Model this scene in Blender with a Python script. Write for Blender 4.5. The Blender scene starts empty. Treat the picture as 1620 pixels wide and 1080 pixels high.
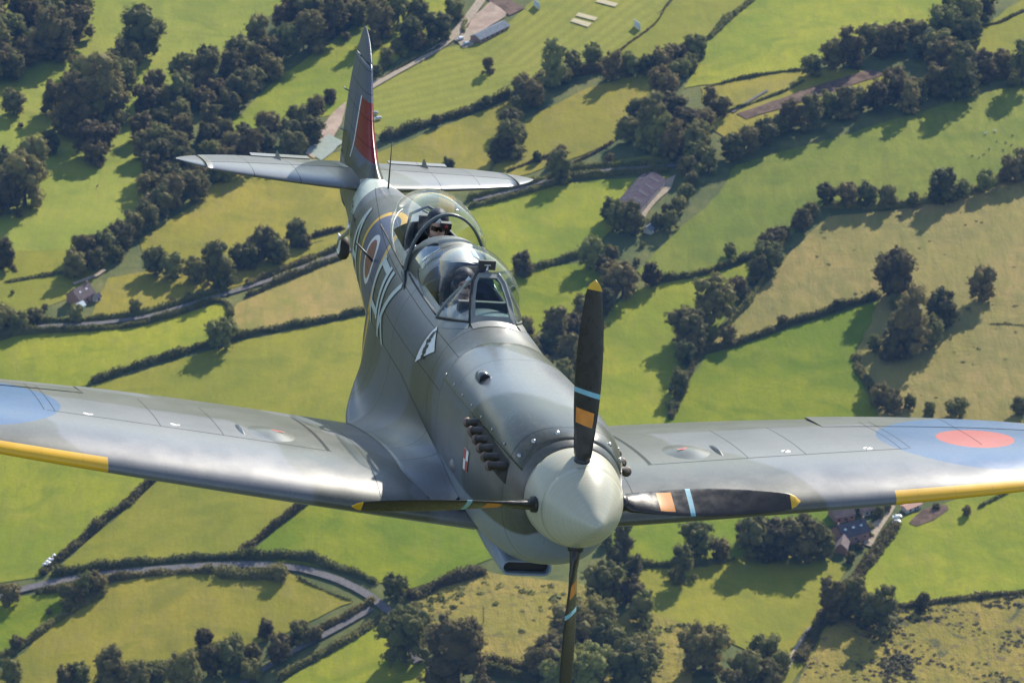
import bpy, bmesh, math, random
import numpy as np
from mathutils import Vector, Matrix, noise
from mathutils.geometry import delaunay_2d_cdt
random.seed(7)
SC = bpy.context.scene
COL = SC.collection
R = math.radians

# ------------------------------------------------------------------ camera
FPX = 7378.19                      # focal length in pixels of a 1620 x 1080 frame
DEP = R(28.0)                      # the lens looks down by this much
HCAM = 1180.0                      # height above the fields
cam_d = bpy.data.cameras.new('camera')
cam = bpy.data.objects.new('camera', cam_d); COL.objects.link(cam)
cam_d.sensor_width = 36.0
cam_d.lens = 36.0 * FPX / 1620.0
cam_d.clip_start = 0.5; cam_d.clip_end = 80000.0
CAM_M = Matrix.Translation((0, 0, HCAM)) @ Matrix.Rotation(math.pi / 2 - DEP, 4, 'X')
cam.matrix_world = CAM_M
cam_d.dof.use_dof = True
cam_d.dof.focus_distance = 34.5
cam_d.dof.aperture_fstop = 13.0
SC.camera = cam

# ------------------------------------------------------------------ daylight
SUN_AZ, SUN_EL = R(25.0), R(27.0)  # azimuth to the right of the view, elevation
sun_dir = Vector((math.sin(SUN_AZ) * math.cos(SUN_EL), math.cos(SUN_AZ) * math.cos(SUN_EL), math.sin(SUN_EL)))
W = bpy.data.worlds.new('World'); SC.world = W; W.use_nodes = True
wn = W.node_tree.nodes; wl = W.node_tree.links
sky = wn.new('ShaderNodeTexSky'); sky.sky_type = 'NISHITA'; sky.sun_disc = False
sky.sun_elevation = SUN_EL; sky.sun_rotation = SUN_AZ
sky.altitude = 500; sky.air_density = 1.1; sky.dust_density = 0.25; sky.ozone_density = 3.0
bg = next(n for n in wn if n.type == 'BACKGROUND')
bg.inputs['Strength'].default_value = 0.11
# broken fair-weather cloud all round, as the hoods and wings reflect it
wtc = wn.new('ShaderNodeTexCoord'); wmap = wn.new('ShaderNodeMapping'); wmap.inputs['Scale'].default_value = (1.0, 1.0, 2.2)
wno = wn.new('ShaderNodeTexNoise'); wno.inputs['Scale'].default_value = 3.2; wno.inputs['Detail'].default_value = 7; wno.inputs['Roughness'].default_value = .58
wr = wn.new('ShaderNodeMapRange'); wr.interpolation_type = 'SMOOTHSTEP'
for i_, v_ in ((1, .46), (2, .66), (3, 0.0), (4, .55)): wr.inputs[i_].default_value = v_
wmx = wn.new('ShaderNodeMix'); wmx.data_type = 'RGBA'; wmx.inputs[7].default_value = (7.0, 7.1, 7.4, 1)
wl.new(wtc.outputs['Generated'], wmap.inputs['Vector']); wl.new(wmap.outputs[0], wno.inputs['Vector']); wl.new(wno.outputs['Fac'], wr.inputs[0])
wl.new(wr.outputs[0], wmx.inputs[0]); wl.new(sky.outputs['Color'], wmx.inputs[6]); wl.new(wmx.outputs[2], bg.inputs['Color'])
sun_d = bpy.data.lights.new('sun', 'SUN'); sun_d.energy = 4.8; sun_d.angle = R(0.53); sun_d.color = (1.0, 0.92, 0.79)
sun_o = bpy.data.objects.new('sun', sun_d); COL.objects.link(sun_o)
sun_o.rotation_euler = (-sun_dir).to_track_quat('-Z', 'Y').to_euler()
sun_o.location = (300, 600, 2000)
SC.view_settings.view_transform = 'Standard'
SC.view_settings.look = 'None'
SC.view_settings.gamma = 1.0
SC.view_settings.exposure = 0.95

# ------------------------------------------------------------------ helpers
def tag(o, label=None, cat=None, group=None, kind=None):
    if label: o['label'] = label
    if cat: o['category'] = cat
    if group: o['group'] = group
    if kind: o['kind'] = kind
    return o

def empty(name, parent=None, mat=None):
    o = bpy.data.objects.new(name, None); COL.objects.link(o)
    o.empty_display_size = 0.3
    if parent: o.parent = parent
    if mat is not None: o.matrix_world = mat
    return o

def mesh(name, verts, faces, mat=None, parent=None, smooth=True, uv=None, mats=None, midx=None, loc=None):
    me = bpy.data.meshes.new(name)
    me.from_pydata([tuple(v) for v in verts], [], [tuple(f) for f in faces])
    if uv is not None:
        lay = me.uv_layers.new(name='UVMap')
        vi = np.empty(len(me.loops), dtype=np.int32); me.loops.foreach_get('vertex_index', vi)
        lay.data.foreach_set('uv', np.asarray(uv, dtype=np.float32)[vi].ravel())
    for m in (mats or ([mat] if mat else [])): me.materials.append(m)
    if midx is not None: me.polygons.foreach_set('material_index', np.asarray(midx, dtype=np.int32))
    if smooth: me.polygons.foreach_set('use_smooth', np.ones(len(me.polygons), dtype=bool))
    me.update()
    o = bpy.data.objects.new(name, me); COL.objects.link(o)
    if parent: o.parent = parent
    if loc is not None: o.location = loc
    return o

def grid_faces(nu, nv, wrap=False, off=0):
    f = []
    for i in range(nu - 1):
        for j in range(nv if wrap else nv - 1):
            k = (j + 1) % nv
            f.append((off + i * nv + j, off + i * nv + k, off + (i + 1) * nv + k, off + (i + 1) * nv + j))
    return f

class MB:
    """collects simple solids, builds them as one mesh"""
    def __init__(s): s.v = []; s.f = []
    def add(s, v, f):
        o = len(s.v); s.v += [tuple(p) for p in v]; s.f += [tuple(i + o for i in q) for q in f]; return s
    def box(s, c, d, rot=None):
        p = []
        for x in (-1, 1):
            for y in (-1, 1):
                for z in (-1, 1):
                    q = Vector((x * d[0] / 2, y * d[1] / 2, z * d[2] / 2))
                    if rot is not None: q = rot @ q
                    p.append(q + Vector(c))
        return s.add(p, [(0, 1, 3, 2), (4, 6, 7, 5), (0, 4, 5, 1), (2, 3, 7, 6), (0, 2, 6, 4), (1, 5, 7, 3)])
    def tube(s, pts, rad, n=10, cap=True, flat=1.0):
        pts = [Vector(p) for p in pts]; rings = []
        if not hasattr(rad, '__len__'): rad = [rad] * len(pts)
        prev = None
        for i, p in enumerate(pts):
            d = (pts[min(i + 1, len(pts) - 1)] - pts[max(i - 1, 0)]).normalized()
            u = prev if prev is not None else (Vector((0, 0, 1)) if abs(d.z) < .9 else Vector((1, 0, 0)))
            a = (u - d * u.dot(d)).normalized(); prev = a; b = d.cross(a)
            rings += [p + (a * math.cos(t) * flat + b * math.sin(t)) * rad[i] for t in [2 * math.pi * k / n for k in range(n)]]
        f = grid_faces(len(pts), n, True)
        if cap: f += [tuple(range(n - 1, -1, -1)), tuple(range((len(pts) - 1) * n, len(pts) * n))]
        return s.add(rings, f)
    def lathe(s, prof, axis='Y', n=48, c=(0, 0, 0), cap=False):
        rings = []
        for h, r in prof:
            for k in range(n):
                t = 2 * math.pi * k / n; q = (r * math.cos(t), r * math.sin(t))
                p = {'Y': (q[0], h, q[1]), 'X': (h, q[0], q[1]), 'Z': (q[0], q[1], h)}[axis]
                rings.append((p[0] + c[0], p[1] + c[1], p[2] + c[2]))
        f = grid_faces(len(prof), n, True)
        if cap: f += [tuple(range(n - 1, -1, -1)), tuple(range((len(prof) - 1) * n, len(prof) * n))]
        return s.add(rings, f)
    def ball(s, c, r, n=14, m=9):
        v = []; r = r if hasattr(r, '__len__') else (r, r, r)
        for i in range(m):
            a = -math.pi / 2 + math.pi * i / (m - 1)
            for k in range(n):
                t = 2 * math.pi * k / n
                v.append((c[0] + r[0] * math.cos(a) * math.cos(t), c[1] + r[1] * math.cos(a) * math.sin(t), c[2] + r[2] * math.sin(a)))
        return s.add(v, grid_faces(m, n, True))
    def build(s, name, mat, parent=None, smooth=True, loc=None):
        return mesh(name, s.v, s.f, mat, parent, smooth, loc=loc)

# ------------------------------------------------------------------ node helper
class NT:
    def __init__(s, name):
        s.m = bpy.data.materials.new(name); s.m.use_nodes = True
        s.t = s.m.node_tree; s.n = s.t.nodes; s.l = s.t.links
        s.b = next(n for n in s.n if n.type == 'BSDF_PRINCIPLED'); s.out = next(n for n in s.n if n.type == 'OUTPUT_MATERIAL')
    def put(s, node, key, val):
        i = node.inputs[key]
        if isinstance(val, bpy.types.NodeSocket): s.l.new(val, i)
        elif val is not None:
            if hasattr(val, '__len__') and len(val) == 3 and i.type == 'RGBA': val = (*val, 1)
            i.default_value = val
    def new(s, typ, **kw):
        nd = s.n.new(typ)
        for k, v in kw.items(): setattr(nd, k, v)
        return nd
    def m_(s, op, a, b=None, c=None, clamp=False):
        nd = s.new('ShaderNodeMath', operation=op, use_clamp=clamp); s.put(nd, 0, a)
        if b is not None: s.put(nd, 1, b)
        if c is not None: s.put(nd, 2, c)
        return nd.outputs[0]
    def mix(s, fac, a, b, blend='MIX'):
        nd = s.new('ShaderNodeMix', data_type='RGBA', blend_type=blend)
        s.put(nd, 0, fac); s.put(nd, 6, a); s.put(nd, 7, b); return nd.outputs[2]
    def noise(s, vec, scale, detail=3, rough=.5, dist=0.0):
        nd = s.new('ShaderNodeTexNoise'); s.put(nd, 'Vector', vec); s.put(nd, 'Scale', scale); s.put(nd, 'Detail', detail)
        s.put(nd, 'Roughness', rough); s.put(nd, 'Distortion', dist); return nd.outputs['Fac']
    def ramp(s, fac, lo, hi, a=0.0, b=1.0):
        nd = s.new('ShaderNodeMapRange', interpolation_type='SMOOTHSTEP'); s.put(nd, 0, fac)
        for i, v in enumerate((lo, hi, a, b)): s.put(nd, i + 1, v)
        return nd.outputs[0]
    def sep(s, vec):
        nd = s.new('ShaderNodeSeparateXYZ'); s.put(nd, 0, vec); return nd.outputs
    def obj(s): return s.new('ShaderNodeTexCoord').outputs['Object']
    def uv(s): return s.new('ShaderNodeUVMap').outputs['UV']
    def gpos(s): return s.new('ShaderNodeNewGeometry').outputs['Position']
    def line(s, x, pos, w): return s.m_('LESS_THAN', s.m_('ABSOLUTE', s.m_('SUBTRACT', x, pos)), w)
    def between(s, x, a, b): return s.m_('MULTIPLY', s.m_('GREATER_THAN', x, a), s.m_('LESS_THAN', x, b))
    def soft(s, x, a, b, w=.04): return s.m_('MULTIPLY', s.ramp(x, s.m_('SUBTRACT', a, w), s.m_('ADD', a, w)), s.ramp(x, s.m_('SUBTRACT', b, w), s.m_('ADD', b, w), 1.0, 0.0))
    def dist(s, x, y, cx, cy): 
        dx = s.m_('SUBTRACT', x, cx); dy = s.m_('SUBTRACT', y, cy)
        return s.m_('SQRT', s.m_('ADD', s.m_('MULTIPLY', dx, dx), s.m_('MULTIPLY', dy, dy)))
    def bump(s, h, strength, dist=.02):
        nd = s.new('ShaderNodeBump'); s.put(nd, 'Height', h); s.put(nd, 'Strength', strength); s.put(nd, 'Distance', dist); return nd.outputs[0]
    def done(s, color=None, rough=None, metal=None, spec=None, normal=None, **kw):
        for k, v in (('Base Color', color), ('Roughness', rough), ('Metallic', metal), ('Specular IOR Level', spec), ('Normal', normal)):
            if v is not None: s.put(s.b, k, v)
        for k, v in kw.items(): s.put(s.b, k, v)
        return s.m

def plain(name, col, rough=.5, metal=0.0, var=.12, scale=8.0, spec=.5):
    """a paint or metal with a little wear and tonal variation"""
    t = NT(name); p = t.obj()
    k = t.noise(p, scale, 4, .6)
    c = t.mix(t.ramp(k, .3, .7), tuple(x * (1 - var) for x in col), tuple(min(1, x * (1 + var)) for x in col))
    r = t.ramp(t.noise(p, scale * 2.3, 3), .3, .7, max(.03, rough - .06), min(1, rough + .06))
    return t.done(c, r, metal, spec)
# ================================================================== the land
def terr(x, y):
    q = (2.6 * math.sin(x / 85.0 + y / 140.0 + .6) + 3.4 * math.sin(y / 120.0 - x / 210.0 + 1.1) + 1.5 * math.sin(x / 47.0 - y / 75.0) + 5.5 * math.sin(x / 190.0 + 2.4) * math.sin(y / 260.0 + .4))
    far = max(0.0, 1 - max(0.0, math.hypot(x, y - 2250) - 700) / 900.0)
    return q * far
CAM_R = CAM_M.to_3x3(); CAM_P = CAM_M.translation
def ray(px, py): return (CAM_R @ Vector(((px - 810) / FPX, -(py - 540) / FPX, -1.0))).normalized()
def gp(px, py, h=0.0):
    """where the line of sight through a pixel meets the land (h metres above it)"""
    d = ray(px, py); z = 0.0
    for _ in range(12):
        k = (z + h - CAM_P.z) / d.z; p = CAM_P + d * k; z = terr(p.x, p.y)
    return Vector((p.x, p.y, z + h))
def mpp(px, py):
    """metres per photo pixel on the land there"""
    return (gp(px, py) - CAM_P).length / FPX

# ---- grass and earth materials -------------------------------------
def grass(name, a, b, dry=(.23, .19, .07), dryamt=.25, streak=0.0, ang=0.0, sc=1.0, rough_b=.5, stripes=None, patch=0.0):
    t = NT(name); p = t.gpos()
    mp = t.new('ShaderNodeMapping'); t.put(mp, 'Vector', p); mp.inputs['Rotation'].default_value = (0, 0, ang); mp.inputs['Scale'].default_value = (1, .22, 1)
    st = mp.outputs[0]
    big = t.noise(p, .011 * sc, 3, .55, .6); mid = t.noise(p, .06 * sc, 4, .6, .3); fine = t.noise(p, .45 * sc, 4, .65); drag = t.noise(st, .16 * sc, 4, .6, .4)
    col = t.mix(t.ramp(t.m_('ADD', t.m_('MULTIPLY', big, .7), t.m_('MULTIPLY', mid, .3)), .40, .62), a, b)
    col = t.mix(t.ramp(t.m_('ADD', t.m_('MULTIPLY', mid, .45), t.m_('MULTIPLY', drag, .55)), .46, .70, 0.0, dryamt), col, dry)
    col = t.mix(t.ramp(drag, .36, .66, 0.0, streak), col, tuple(x * .62 for x in a))
    col = t.mix(t.ramp(fine, .36, .66, 0.0, .26), col, tuple(x * .70 for x in a))
    col = t.mix(t.ramp(t.noise(p, .028 * sc, 5, .62, .9), .46, .66, 0.0, .55), col, tuple(x * q for x, q in zip(a, (.62, .72, .8))))
    if patch:
        pt_ = t.ramp(t.noise(p, .075, 5, .68, .8), .54, .66, 0.0, patch)
        col = t.mix(pt_, col, (.060, .066, .028))
        col = t.mix(t.ramp(t.noise(p, .19, 4, .6, .5), .56, .66, 0.0, patch * .8), col, (.10, .075, .045))
    if stripes:
        x, y, z = t.sep(p); dirn = t.m_('ADD', t.m_('MULTIPLY', x, math.cos(stripes[0])), t.m_('MULTIPLY', y, math.sin(stripes[0])))
        s = t.m_('SINE', t.m_('MULTIPLY', dirn, 2 * math.pi / stripes[1]))
        col = t.mix(t.ramp(s, -.5, .5, 0.0, stripes[2]), col, tuple(x * .72 for x in a))
    h = t.m_('ADD', t.m_('MULTIPLY', fine, .5), t.m_('ADD', t.m_('MULTIPLY', mid, 1.2), drag))
    return t.done(col, .95, 0, .12, t.bump(h, rough_b * .8, 1.2))
G = {
 'base': grass('rough_pasture', (.072, .090, .026), (.125, .132, .036), dryamt=.3),
 'lime': grass('bright_grass', (.108, .158, .003), (.190, .205, .005), dryamt=.15, streak=.15, stripes=(.9, 10.0, .09)),
 'lime2': grass('fresh_grass', (.160, .196, .010), (.250, .248, .013), dryamt=.25, streak=.22, ang=.6),
 'mid': grass('meadow_grass', (0.174, 0.180, 0.013), (0.222, 0.207, 0.017), dryamt=.18, streak=.18, ang=.3, stripes=(1.9, 13.0, .10)),
 'pale': grass('pale_meadow', (0.182, 0.213, 0.021), (0.237, 0.243, 0.029), dryamt=.22, streak=.2, ang=-.5),
 'olive': grass('olive_meadow', (0.189, 0.176, 0.015), (0.248, 0.206, 0.022), dryamt=.45, streak=.28, ang=.5),
 'hill': grass('hill_grass', (0.126, 0.160, 0.015), (0.173, 0.189, 0.021), dryamt=.12, streak=.4, ang=1.15, stripes=(.35, 12.0, .10)),
 'tan': grass('dry_hay_field', (.225, .190, .040), (.290, .205, .062), (.160, .180, .026), .8, .25, .4),
 'tan2': grass('tan_slope', (.225, .190, .050), (.275, .205, .068), (.150, .178, .030), .85, .38, .55, rough_b=.7, stripes=(1.1, 14.0, .08)),
 'rough': grass('rough_tussock', (0.205, 0.178, 0.028), (0.268, 0.202, 0.042), (0.300, 0.247, 0.081), .45, .3, .9, 1.6, .9, patch=.55),
 'heath': grass('heath', (0.200, 0.168, 0.026), (0.268, 0.197, 0.042), (0.140, 0.148, 0.025), .5, .3, .7, 1.5, 1.0, patch=.9),
 'sport': grass('mown_sports_turf', (0.193, 0.203, 0.021), (0.226, 0.223, 0.025), dryamt=.12, stripes=(2.05, 9.5, .34)),
 'sport2': grass('mown_outfield', (0.198, 0.203, 0.022), (0.231, 0.223, 0.026), dryamt=.12, stripes=(-.52, 8.0, .42)),
}
def earth(name, a, b, sc=.2, bump=.4):
    t = NT(name); p = t.gpos(); k = t.noise(p, sc, 5, .65, .4)
    return t.done(t.mix(t.ramp(k, .33, .67), a, b), .95, 0, .1, t.bump(k, bump, .6))
M_ROAD = earth('lane_asphalt', (.10, .095, .095), (.15, .14, .14), .5, .1)
M_TRACK = earth('dirt_track', (.26, .215, .155), (.36, .30, .22), .5)
M_SAND = earth('sandy_earth', (.27, .20, .15), (.38, .29, .22), .12)
M_SOIL = earth('dark_soil', (.07, .045, .032), (.15, .10, .07), .15)
M_STRIP = earth('bare_cricket_strip', (.38, .33, .20), (.46, .40, .26), .3, .1)
M_COURT = earth('court_surface', (.22, .26, .22), (.27, .30, .26), .3, .1)

# ---- ground sheet to the horizon ------------------------------------
def axis(lo, hi, step, far):
    a = list(np.arange(lo, hi + .1, step)); q = step
    x = hi
    while x < far: q *= 1.35; x += q; a.append(x)
    q = step; x = lo
    while x > -far: q *= 1.35; x -= q; a.insert(0, x)
    return a
gx, gy = axis(-620, 620, 14, 42000), axis(1500, 3100, 14, 45000)
gv = [(x, y, terr(x, y)) for x in gx for y in gy]
tag(mesh('ground', gv, grid_faces(len(gx), len(gy)), G['base']), kind='structure')

def drape(name, poly, mat, lift, step=14.0, smooth_edges=True, rag=2.0):
    """a sheet of land cover laid over the terrain, outline given as ground points"""
    P = [Vector((p.x, p.y)) for p in poly]; out = []
    for i in range(len(P)):
        a, b = P[i], P[(i + 1) % len(P)]; n = max(1, int((b - a).length / 7.0))
        for k in range(n):
            q = a.lerp(b, k / n); w = noise.noise_vector(Vector((q.x * .09, q.y * .09, 3.3))) * rag; out.append(Vector((q.x + w.x, q.y + w.y)))
    xs = [p.x for p in out]; ys_ = [p.y for p in out]; pts = list(out)
    def inside(x, y):
        c = False; j = len(out) - 1
        for i in range(len(out)):
            if (out[i].y > y) != (out[j].y > y) and x < (out[j].x - out[i].x) * (y - out[i].y) / (out[j].y - out[i].y) + out[i].x: c = not c
            j = i
        return c
    x = min(xs) + step / 2
    while x < max(xs):
        y = min(ys_) + step / 2
        while y < max(ys_):
            if inside(x, y): pts.append(Vector((x, y)))
            y += step
        x += step
    n = len(out)
    vv, ee, ff, *_ = delaunay_2d_cdt(pts, [(i, (i + 1) % n) for i in range(n)], [list(range(n))], 1, 1e-4)
    V = [(p.x, p.y, terr(p.x, p.y) + lift) for p in vv]; F = []
    for f in ff:
        a, b, c = [vv[i] for i in f[:3]]
        F.append(tuple(f) if (b - a).cross(c - a) > 0 else tuple(f[::-1]))
    return tag(mesh(name, V, F, mat), kind='structure')
FIELDS = [
 ('pale', [(-70,-60),(540,-60),(420,30),(330,110),(270,200),(240,330),(110,400),(40,405),(-70,440)]),
 ('mid', [(-70,400),(110,395),(120,430),(230,360),(120,470),(0,510),(-70,530)]),
 ('lime2', [(350,215),(430,130),(560,40),(640,-20),(690,-60),(760,-60),(700,40),(610,110),(540,180),(430,200)]),
 ('olive', [(300,330),(380,250),(560,240),(600,250),(560,370),(470,390),(380,420),(230,420),(220,380)]),
 ('olive', [(170,440),(300,420),(500,385),(545,370),(545,395),(440,435),(350,462),(210,500),(140,505)]),
 ('sport', [(585,205),(585,140),(700,78),(790,60),(860,105),(830,138),(720,180),(600,215)]),
 ('sport2', [(740,75),(800,40),(870,-20),(900,-60),(1080,-60),(1062,0),(1000,65),(950,95),(860,110),(780,100)]),
 ('mid', [(950,98),(1062,5),(1095,-60),(1260,-60),(1190,0),(1120,65),(1040,95)]),
 ('lime2', [(1120,65),(1190,5),(1240,-60),(1560,-60),(1500,30),(1400,70),(1270,108),(1150,130),(1085,140)]),
 ('mid', [(1540,50),(1680,-40),(1680,110),(1560,85),(1530,80)]),
 ('olive', [(580,250),(690,205),(800,160),(825,170),(810,210),(775,270),(700,275),(585,300)]),
 ('olive', [(830,190),(930,140),(1030,115),(1025,160),(970,225),(900,255),(820,280),(790,300),(780,270)]),
 ('mid', [(800,300),(850,280),(1060,240),(1065,258),(960,268),(880,285),(735,322)]),
 ('olive', [(1110,140),(1270,110),(1340,110),(1450,130),(1300,165),(1160,225),(1120,200)]),
 ('lime2', [(700,340),(800,315),(900,290),(1000,282),(1060,280),(1000,330),(955,380),(900,405),(815,428),(700,440)]),
 ('lime', [(700,450),(820,432),(930,415),(960,440),(900,500),(830,540),(700,540)]),
 ('hill', [(1135,310),(1165,262),(1300,225),(1680,115),(1680,240),(1560,290),(1440,325),(1300,325),(1230,395),(1130,430),(1020,443),(1010,430),(1040,395)]),
 ('tan2', [(1110,550),(1180,490),(1250,400),(1310,345),(1440,330),(1560,298),(1690,250),(1690,770),(1400,700),(1385,640),(1350,570),(1395,470),(1250,512)]),
 ('lime', [(1115,562),(1250,520),(1395,475),(1352,560),(1360,595),(1390,650),(1420,720),(1020,720),(1060,650)]),
 ('lime2', [(890,760),(940,545),(965,490),(1000,460),(1190,415),(1185,450),(1120,540),(1060,650),(1030,760)]),
 ('lime2', [(-70,545),(60,525),(220,515),(300,493),(360,475),(362,505),(330,545),(150,606),(-70,660)]),
 ('tan', [(372,480),(400,465),(450,440),(560,398),(640,400),(640,480),(500,512),(385,534),(365,512)]),
 ('mid', [(150,610),(250,580),(380,540),(590,498),(720,480),(780,700),(500,780),(250,760),(-70,700),(-70,670)]),
 ('lime2', [(-80,700),(80,690),(250,758),(130,855),(62,912),(-80,935)]),
 ('mid', [(250,762),(350,770),(482,797),(375,880),(200,896),(75,912)]),
 ('lime', [(485,797),(640,790),(800,800),(790,880),(700,915),(640,935),(560,905),(385,880)]),
 ('lime', [(-80,960),(60,940),(130,935),(90,985),(30,1030),(-80,1090)]),
 ('olive', [(130,935),(260,908),(450,905),(560,952),(430,1012),(280,1050),(150,1080),(-40,1150),(-80,1130),(40,1030)]),
 ('lime2', [(430,1090),(520,1035),(600,990),(660,1010),(700,1150),(400,1150)]),
 ('rough', [(640,965),(700,925),(770,905),(930,925),(960,960),(900,1040),(780,1050),(700,1010)]),
 ('rough', [(940,1010),(1000,960),(1090,985),(1100,1060),(1080,1150),(900,1150)]),
 ('mid', [(990,905),(1080,895),(1170,880),(1300,880),(1340,900),(1290,980),(1230,1050),(1090,990),(1000,960)]),
 ('lime', [(940,810),(1320,790),(1320,830),(1160,885),(1080,895),(970,885)]),
 ('olive', [(1160,1060),(1250,1010),(1300,960),(1320,1000),(1260,1070),(1210,1150),(1090,1150)]),
 ('lime2', [(1345,925),(1395,855),(1430,820),(1500,795),(1690,745),(1690,925),(1540,942),(1440,955),(1380,950)]),
 ('heath', [(1255,1090),(1300,1010),(1345,965),(1450,962),(1540,948),(1690,928),(1690,1160),(1220,1160)]),
]
for i, (k, poly) in enumerate(FIELDS):
    drape('grass_field', [gp(*p) for p in poly], G[k], .20 + .02 * (i % 18))
EARTH = [
 ('sand_paddock', M_SAND, [(736,54),(752,24),(778,2),(806,8),(800,28),(772,44),(752,60)]),
 ('soil_bank', M_SOIL, [(770,0),(790,-6),(832,14),(806,27),(792,14)]),
 ('clubhouse_yard', M_TRACK, [(716,62),(740,45),(756,60),(748,74),(732,78)]),
 ('bare_ground', M_SAND, [(482,244),(502,212),(528,178),(548,162),(540,196),(520,232),(496,252)]),
 ('tennis_court', M_COURT, [(484,238),(520,214),(545,226),(508,256)]),
 ('farmyard', M_TRACK, [(1012,338),(1040,292),(1070,278),(1062,300),(1038,320),(1020,346)]),
 ('bare_soil', M_SOIL, [(1438,828),(1462,806),(1495,800),(1500,808),(1475,824),(1450,834)]),
 ('farm_drive', M_TRACK, [(1366,862),(1370,838),(1398,815),(1410,800),(1416,803),(1392,840),(1378,866)]),
 ('marsh', M_SOIL, [(1165,182),(1235,158),(1300,135),(1380,112),(1400,120),(1310,150),(1240,172),(1180,190)]),
]
for i, (n_, m_, poly) in enumerate(EARTH): drape(n_, [gp(*p) for p in poly], m_, .62 + .03 * i, 9.0, rag=1.2)
def strip(name, pts, width, mat, lift):
    P = [gp(*p) for p in pts]; L = []
    for i in range(len(P) - 1):
        n = max(1, int((P[i + 1] - P[i]).length / 8))
        for k in range(n): L.append(P[i].lerp(P[i + 1], k / n))
    L.append(P[-1]); S = [sum((L[max(0, min(len(L) - 1, i + j))] for j in (-2, -1, 0, 1, 2)), Vector()) / 5 for i in range(len(L))]
    V = []
    for i, p in enumerate(S):
        d = (S[min(i + 1, len(S) - 1)] - S[max(i - 1, 0)]); d.z = 0; d.normalize(); n = Vector((-d.y, d.x, 0))
        for s in (1, 0, -1):
            q = p + n * (s * width / 2); V.append((q.x, q.y, terr(q.x, q.y) + lift))
    f = [q[::-1] for q in grid_faces(len(S), 3)]
    return tag(mesh(name, V, f, mat), kind='structure')
strip('lane', [(-60,962),(30,934),(60,926),(110,915),(220,905),(330,896),(430,893),(480,900),(540,917),(590,942),(625,975),(650,1010),(665,1060)], 5.2, M_ROAD, 1.0)
strip('side_lane', [(600,955),(560,985),(500,1012),(445,1040),(380,1085),(330,1130)], 3.6, M_ROAD, 1.1)
strip('valley_lane', [(-60,545),(20,520),(130,516),(220,508),(300,484),(352,466),(385,462),(450,436),(548,398),(620,375)], 3.4, M_ROAD, 1.0)
strip('ground_road', [(560,155),(600,130),(650,103),(705,72),(722,55),(745,25),(770,-10),(790,-40)], 6.0, M_TRACK, 1.0)
strip('farm_lane', [(735,322),(800,307),(850,293),(900,274),(960,271),(1065,264),(1100,262)], 3.2, M_ROAD, 1.0)
strip('dirt_track', [(1235,1075),(1252,1040),(1270,1015),(1290,985)], 3.2, M_TRACK, 1.0)
strip('house_track', [(108,448),(122,462),(150,435),(180,420)], 2.6, M_TRACK, 1.0)
strip('stream', [(1150,186),(1180,166),(1205,148),(1225,140)], 1.8, M_ROAD, 1.1)
for q in ([(910,27),(915,22),(946,30),(941,35)], [(902,36),(907,31),(936,39),(930,45)], [(942,5),(947,0),(978,8),(973,13)]):
    drape('cricket_strip', [gp(*p) for p in q], M_STRIP, .9, 6.0, rag=.2)
# ================================================================== the aircraft
# local frame: X to the pilot's left, Y aft from the spinner tip, Z up (metres)
ROT_C = Matrix(((0.96502212, -0.23423745, 0.1177503), (0.04789062, -0.28408169, -0.9576033), (0.25775726, 0.9297475, -0.26292733)))
T_C = Vector((0.60095755, 1.30639602, 32.768686))
flip = Matrix(((1, 0, 0), (0, -1, 0), (0, 0, -1)))
AIR_M = CAM_M @ (Matrix.Translation(flip @ T_C) @ (flip @ ROT_C).to_4x4())

ST = np.array([
[.735,.352,.354,-.354,0.0,2.0,2.0],
[.80, .385,.385,-.50,-.02,2.15,2.1],
[1.0, .435,.418,-.62,-.03,2.65,2.35],
[1.4, .472,.442,-.735,-.04,2.95,2.55],
[1.9, .488,.452,-.79,-.05,2.95,2.6],
[2.4, .488,.455,-.80,-.06,2.7,2.5],
[3.0, .480,.462,-.78,-.06,2.35,2.3],
[3.45,.480,.505,-.77,-.06,2.2,2.3],
[4.0, .482,.53,-.77,-.06,2.15,2.2],
[4.6, .485,.55,-.75,-.04,2.15,2.1],
[5.3, .465,.60,-.70,.0,2.2,2.05],
[6.0, .415,.622,-.60,.06,2.25,2.0],
[6.7, .345,.592,-.45,.12,2.15,2.0],
[7.3, .285,.548,-.30,.16,2.05,2.0],
[7.9, .175,.52,-.15,.20,2.0,2.0],
[8.5, .100,.48,-.02,.23,2.0,2.0],
[9.05,.045,.40,.08,.24,2.0,2.0]])
def herm(x, xp, fp):
    i = int(np.clip(np.searchsorted(xp, x) - 1, 0, len(xp) - 2))
    def m(j):
        if j == 0: return (fp[1] - fp[0]) / (xp[1] - xp[0])
        if j == len(xp) - 1: return (fp[-1] - fp[-2]) / (xp[-1] - xp[-2])
        a = (fp[j] - fp[j-1]) / (xp[j] - xp[j-1]); b = (fp[j+1] - fp[j]) / (xp[j+1] - xp[j])
        return 2 * a * b / (a + b) if a * b > 0 else 0.0
    h = xp[i+1] - xp[i]; t = min(1.0, max(0.0, (x - xp[i]) / h))
    return (2*t**3-3*t**2+1)*fp[i] + (t**3-2*t**2+t)*h*m(i) + (-2*t**3+3*t**2)*fp[i+1] + (t**3-t**2)*h*m(i+1)
_sc = {}
def sec(y):
    k = round(y, 4)
    if k not in _sc: _sc[k] = [float(herm(y, ST[:, 0], ST[:, j])) for j in range(1, 7)]
    return _sc[k]
def fpt(y, th, off=0.0):
    a, zt, zb, zm, nt, nb = sec(y); c, s = math.cos(th), math.sin(th)
    n = nt if s >= 0 else nb
    a += off; ht = zt - zm + off; hb = zm - zb + off
    return Vector((a * math.copysign(abs(c) ** (2 / n), c), y, zm + (ht if s >= 0 else hb) * math.copysign(abs(s) ** (2 / n), s)))
_arc = {}
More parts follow.
